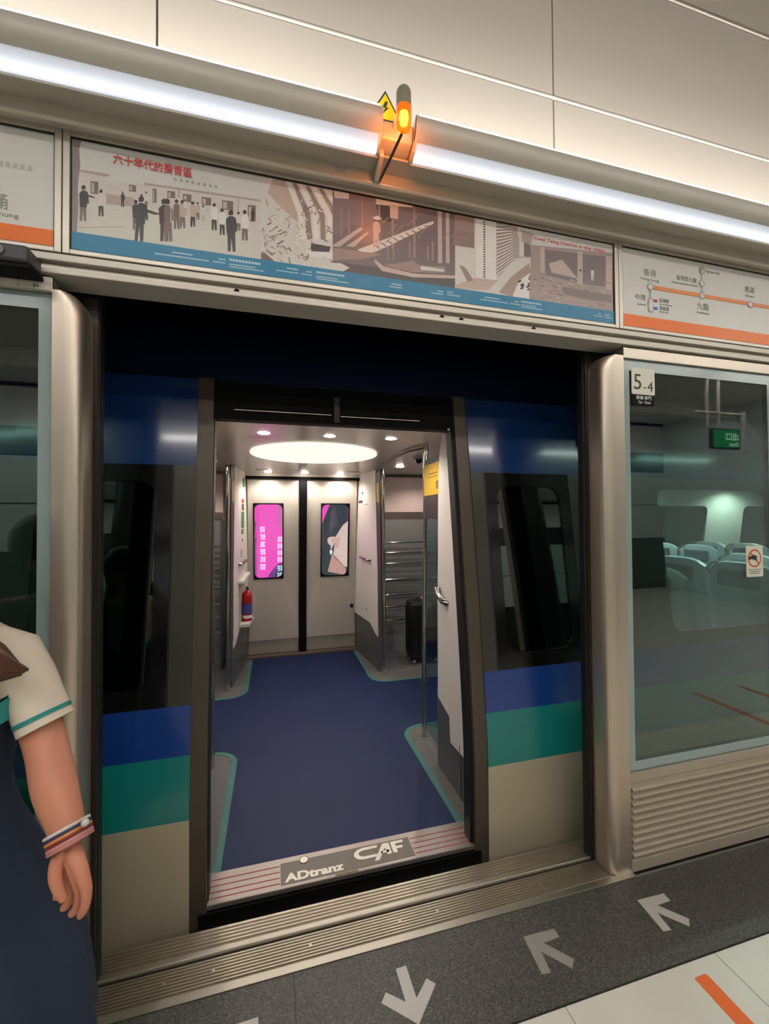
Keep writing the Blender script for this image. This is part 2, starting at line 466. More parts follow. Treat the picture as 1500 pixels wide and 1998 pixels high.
# sill of the screen door: two ribbed plates with a guide slot
sill = thing('door_sill', (0.393, 0.10, -0.01), 'ribbed aluminium threshold of the platform screen door', 'threshold')
SILL = mat('ribbed_sill_metal', (176, 166, 150), 0.36, 0.9, var=0.12, scale=20, stretch=(0.2, 1, 1))
MB().box(-0.645, 1.46, -0.020, 0.098, -0.012, -0.002).build('front_plate', SILL, sill)
MB().box(-0.645, 1.46, -0.020, 0.006, -0.002, 0.003).build('front_edge', ALU, sill, bevel=0.001)
for k in range(8):
    y = 0.014 + k * 0.0108
    MB().prism([(y, -0.002), (y + 0.0075, -0.002), (y + 0.006, 0.003), (y + 0.0015, 0.003)], 0, -0.57, 1.356).build('rib', SILL, sill)
MB().box(-0.645, 1.46, 0.098, 0.110, -0.03, -0.018).build('guide_slot', BLACK, sill)
MB().box(-0.645, 1.46, 0.110, 0.215, -0.014, -0.003).build('rear_plate', SILL, sill)
MB().prism([(0.110, -0.003), (0.136, -0.003), (0.132, 0.006), (0.114, 0.006)], 0, -0.57, 1.356).build('guide_bar', ALU, sill, bevel=0.002)
for k in range(5):
    y = 0.145 + k * 0.0135
    MB().prism([(y, -0.003), (y + 0.009, -0.003), (y + 0.007, 0.002), (y + 0.002, 0.002)], 0, -0.57, 1.356).build('rib', SILL, sill)
for sx, sy in ((-0.35, 0.055), (-0.20, 0.055), (0.12, 0.055), (0.45, 0.055), (0.60, 0.055), (1.05, 0.055), (0.33, 0.175), (0.52, 0.175)):
    MB().lathe([(0.006, 0), (0.006, 0.004), (0.003, 0.0045)], sx, sy, 10, 2, -0.001).build('screw', ALU, sill)

# fixed glass screens each side
RIBM = mat('ribbed_kick_panel', (172, 160, 142), 0.40, 0.25, var=0.02, scale=6)
def screen(x0, x1, label):
    t = thing('glass_screen', ((x0 + x1) / 2, 0.03, 0), label, 'glass screen')
    z0, z1 = 0.414, 2.19
    MB().box(x0, x1, 0.0, 0.05, z1, 2.236).build('top_rail', STEELH, t, bevel=0.002)
    MB().box(x0, x1, 0.0, 0.05, 0.372, z0).build('sill_rail', STEELH, t, bevel=0.002)
    MB().box(x0, x1, 0.006, 0.05, 0.048, 0.372).build('kick_panel', RIBM, t)
    for k in range(10):
        z = 0.070 + k * 0.0303
        MB().prism([(0.006, z - 0.017), (0.006, z + 0.009), (-0.003, z + 0.0085), (-0.0085, z + 0.006), (-0.010, z + 0.002)], 0, x0 + 0.004, x1 - 0.004).build('rib', RIBM, t)
    MB().box(x0, x1, -0.002, 0.05, 0.002, 0.050).build('bottom_rail', RIBM, t, bevel=0.002)
    g_ = MB().box(x0 + 0.003, x1 - 0.003, 0.014, 0.024, z0, z1).build('glass_pane', PSDGLASS, t)
    f = 0.040
    mb = MB()
    for a in ((x0 + 0.003, x0 + f, z0, z1), (x1 - f, x1 - 0.003, z0, z1), (x0 + f, x1 - f, z0, z0 + f), (x0 + f, x1 - f, z1 - f * 1.2, z1)):
        mb.box(a[0], a[1], 0.0126, 0.0138, a[2], a[3])
    mb.build('printed_border', FRIT, t)
    mb = MB()
    for a in ((x0, x0 + 0.004, z0, z1), (x1 - 0.004, x1, z0, z1)): mb.box(a[0], a[1], 0.010, 0.03, a[2], a[3])
    mb.box(x0, x1, 0.010, 0.03, z0 - 0.004, z0); mb.box(x0, x1, 0.010, 0.03, z1, z1 + 0.003)
    mb.build('gasket', RUBBER, t)
    return t
scrR = screen(1.457, 2.36, 'fixed glass screen with ribbed kick panel, right of the open door')
scrL = screen(-1.55, -0.645, 'fixed glass screen left of the open door, behind the person')
# the row of fixed screens goes on beyond
for x0, x1, lb in ((2.45, 3.45, 'second fixed glass screen to the right of the open door'), (3.54, 4.54, 'third fixed glass screen to the right of the open door'),
                   (4.63, 5.63, 'fourth fixed glass screen to the right of the open door'), (5.72, 6.72, 'fifth fixed glass screen to the right of the open door'), (6.81, 7.81, 'sixth fixed glass screen to the right of the open door'),
                   (-2.64, -1.64, 'second fixed glass screen to the left of the open door'), (-3.73, -2.73, 'third fixed glass screen to the left of the open door'), (-4.82, -3.82, 'fourth fixed glass screen to the left of the open door')):
    screen(x0, x1, lb)
# the next column beyond each glass screen
for x0, x1, lb in ((3.45, 3.54, 'steel column after the second screen on the right'), (4.54, 4.63, 'steel column after the third screen on the right'), (5.63, 5.72, 'steel column after the fourth screen on the right'), (6.72, 6.81, 'steel column after the fifth screen on the right'),
                   (-2.73, -2.64, 'steel column after the second screen on the left'), (-3.82, -3.73, 'steel column after the third screen on the left'), (2.36, 2.45, 'steel column beyond the right-hand glass screen'), (-1.64, -1.55, 'steel column beyond the left-hand glass screen')):
    o = MB().box(x0, x1, 0.0, 0.045, 0.0, 2.236).build('screen_column', STEEL, bevel=0.012); tag(o, lb, 'column')
# white strip with small printing over the left glass
PAPER = mat('white_label_film', (208, 202, 190), 0.4, var=0.03)
INK = mat('black_print', (44, 42, 38), 0.5, var=0.1)
INKG = mat('grey_print', (138, 134, 126), 0.5, var=0.05)
ls = thing('label_strip', (-0.86, -0.002, 2.192), 'white strip with small black numbers over the left glass screen', 'label')
MB().box(-1.06, -0.648, -0.003, -0.0005, 2.193, 2.233).build('strip', PAPER, ls)
MB().box(-1.06, -0.648, -0.0036, -0.003, 2.2125, 2.2135).build('rule', INKG, ls)
for x in (-0.69, -0.73, -0.77, -0.81): MB().box(x, x + 0.0008, -0.0036, -0.003, 2.193, 2.233).build('rule', INKG, ls)
text('27', 'printed_number', INK, ls, (-0.708, -0.0032, 2.218), 0.012)
text('B4', 'printed_number', INK, ls, (-0.692, -0.0032, 2.199), 0.014)

# door number plate 5-4
dnp = thing('door_number_plate', (1.572, 0.013, 1.995), 'cream plate reading 5-4 on the right glass', 'sign')
MB().prism(rrect(1.509, 1.634, 2.040, 2.156, 0.008), 1, 0.0105, 0.0138).build('plate', mat('cream_plate', (216, 212, 196), 0.4, var=0.02), dnp)
MB().prism(rrect(1.509, 1.630, 1.992, 2.041, 0.004), 1, 0.0120, 0.0139).build('caption_plate', BLACK, dnp)
text('5', 'number', INK, dnp, (1.520, 0.0102, 2.062), 0.098, width=0.040)
text('-', 'number', INK, dnp, (1.572, 0.0102, 2.060), 0.05, width=0.013)
text('4', 'number', INK, dnp, (1.594, 0.0102, 2.056), 0.062, width=0.030)
WHT = mat('white_print', (228, 226, 220), 0.4, var=0.02)
text('車廂·車門', 'caption', WHT, dnp, (1.533, 0.0116, 2.020), 0.0185, width=0.082)
text('Car · Door', 'caption', WHT, dnp, (1.544, 0.0116, 2.001), 0.018, width=0.068)

# prohibition sticker
pst = thing('prohibition_sticker', (2.213, 0.013, 1.214), 'cream sticker with red ring and dark hand symbol on glass', 'sticker')
MB().prism(rrect(2.160, 2.267, 1.214, 1.362, 0.008), 1, 0.0118, 0.0138).build('backing', mat('cream_sticker', (214, 210, 190), 0.4, var=0.02), pst)
REDP = mat('red_print', (196, 66, 50), 0.4, var=0.05)
mb = MB(); n = 28; cx, cz = 2.213, 1.302
vsx = []
for r in (0.043, 0.036): vsx += [(cx + r * math.cos(2 * PI * k / n), 0.0114, cz + r * math.sin(2 * PI * k / n)) for k in range(n)]
mb.add(vsx, [(k, (k + 1) % n, n + (k + 1) % n, n + k) for k in range(n)])
d_ = 0.7071
mb.add([(cx - 0.028, 0.0112, cz + 0.023), (cx - 0.023, 0.0112, cz + 0.028), (cx + 0.028, 0.0112, cz - 0.023), (cx + 0.023, 0.0112, cz - 0.028)], [(0, 1, 2, 3)])
mb.build('red_ring', REDP, pst)
MB().prism([(cx - 0.040, cz + 0.000), (cx - 0.034, cz + 0.010), (cx - 0.018, cz + 0.012), (cx - 0.006, cz + 0.018), (cx + 0.010, cz + 0.010), (cx + 0.018, cz + 0.012),
            (cx + 0.012, cz + 0.002), (cx + 0.016, cz - 0.010), (cx - 0.006, cz - 0.008), (cx - 0.018, cz - 0.002), (cx - 0.036, cz - 0.008)], 1, 0.0108, 0.0113).build('hand_symbol', INK, pst)
for z, wv in ((1.246, 0.085), (1.236, 0.07), (1.228, 0.055)):
    MB().box(2.213 - wv / 2, 2.213 + wv / 2, 0.0112, 0.0118, z, z + 0.004).build('print_line', INKG, pst)

# dark sensor box under the left panel
sb = thing('sensor_box', (-0.76, -0.05, 2.225), 'dark grey sensor box with round button at the left edge', 'sensor')
MB().box(-0.90, -0.668, -0.085, -0.004, 2.228, 2.276).build('body', DKGREY, sb, bevel=0.008)
MB().box(-0.90, -0.664, -0.075, -0.004, 2.214, 2.230).build('base', BLACK, sb, bevel=0.004)
MB().lathe([(0.014, 0), (0.014, -0.006), (0.009, -0.006), (0.008, -0.002)], -0.735, 2.253, 18, 1, -0.084).build('button', mat('grey_button', (110, 110, 108), 0.4), sb, smooth=40)

# ================================================================== HEADER: ADVERT PANELS
rngG = random.Random(11)
FRAME = mat('panel_frame_metal', (188, 181, 168), 0.34, 0.6, var=0.05, scale=10)
def ad_panel(name, x0, x1, label, cat, base):
    t = thing(name, ((x0 + x1) / 2, 0.0, 2.312), label, cat)
    z0, z1 = 2.313, 2.698
    f = 0.019; fz = 0.015
    for a in ((x0, x0 + f, z0, z1), (x1 - f, x1, z0, z1), (x0 + f, x1 - f, z0, z0 + fz), (x0 + f, x1 - f, z1 - 0.019, z1)):
        MB().box(a[0], a[1], -0.004, 0.03, a[2], a[3]).build('frame_rail', FRAME, t, bevel=0.002)
    mb = MB()
    g = 0.003
    for a in ((x0 + f, x0 + f + g, z0 + fz, z1 - 0.019), (x1 - f - g, x1 - f, z0 + fz, z1 - 0.019), (x0 + f, x1 - f, z0 + fz, z0 + fz + g), (x0 + f, x1 - f, z1 - 0.019 - g, z1 - 0.019)):
        mb.box(a[0], a[1], 0.0005, 0.02, a[2], a[3])
    mb.build('gasket', RUBBER, t)
    MB().box(x0 + f, x1 - f, 0.006, 0.02, z0 + fz, z1 - 0.019).build('poster', base, t)
    return t
POSTERB = mat('poster_paper', (205, 203, 198), 0.28, var=0.02)
MAPB = mat('route_map_film', (206, 204, 197), 0.28, var=0.015)
TEAL = mat('poster_blue_strip', (48, 130, 168), 0.3, var=0.03, spec=0.3)
ORS = mat('map_orange_strip', (238, 116, 18), 0.3, var=0.03, spec=0.3)
adm = ad_panel('advert_panel', -0.619, 1.4345, 'long sepia photo advert with blue strip above the open door', 'advert panel', POSTERB)
adl = ad_panel('route_map_panel', -2.65, -0.6215, 'pale line-map panel cut off at the left edge', 'map panel', MAPB)
adr = ad_panel('route_map_panel', 1.437, 3.50, 'pale route map panel with orange line and station circles', 'map panel', MAPB)

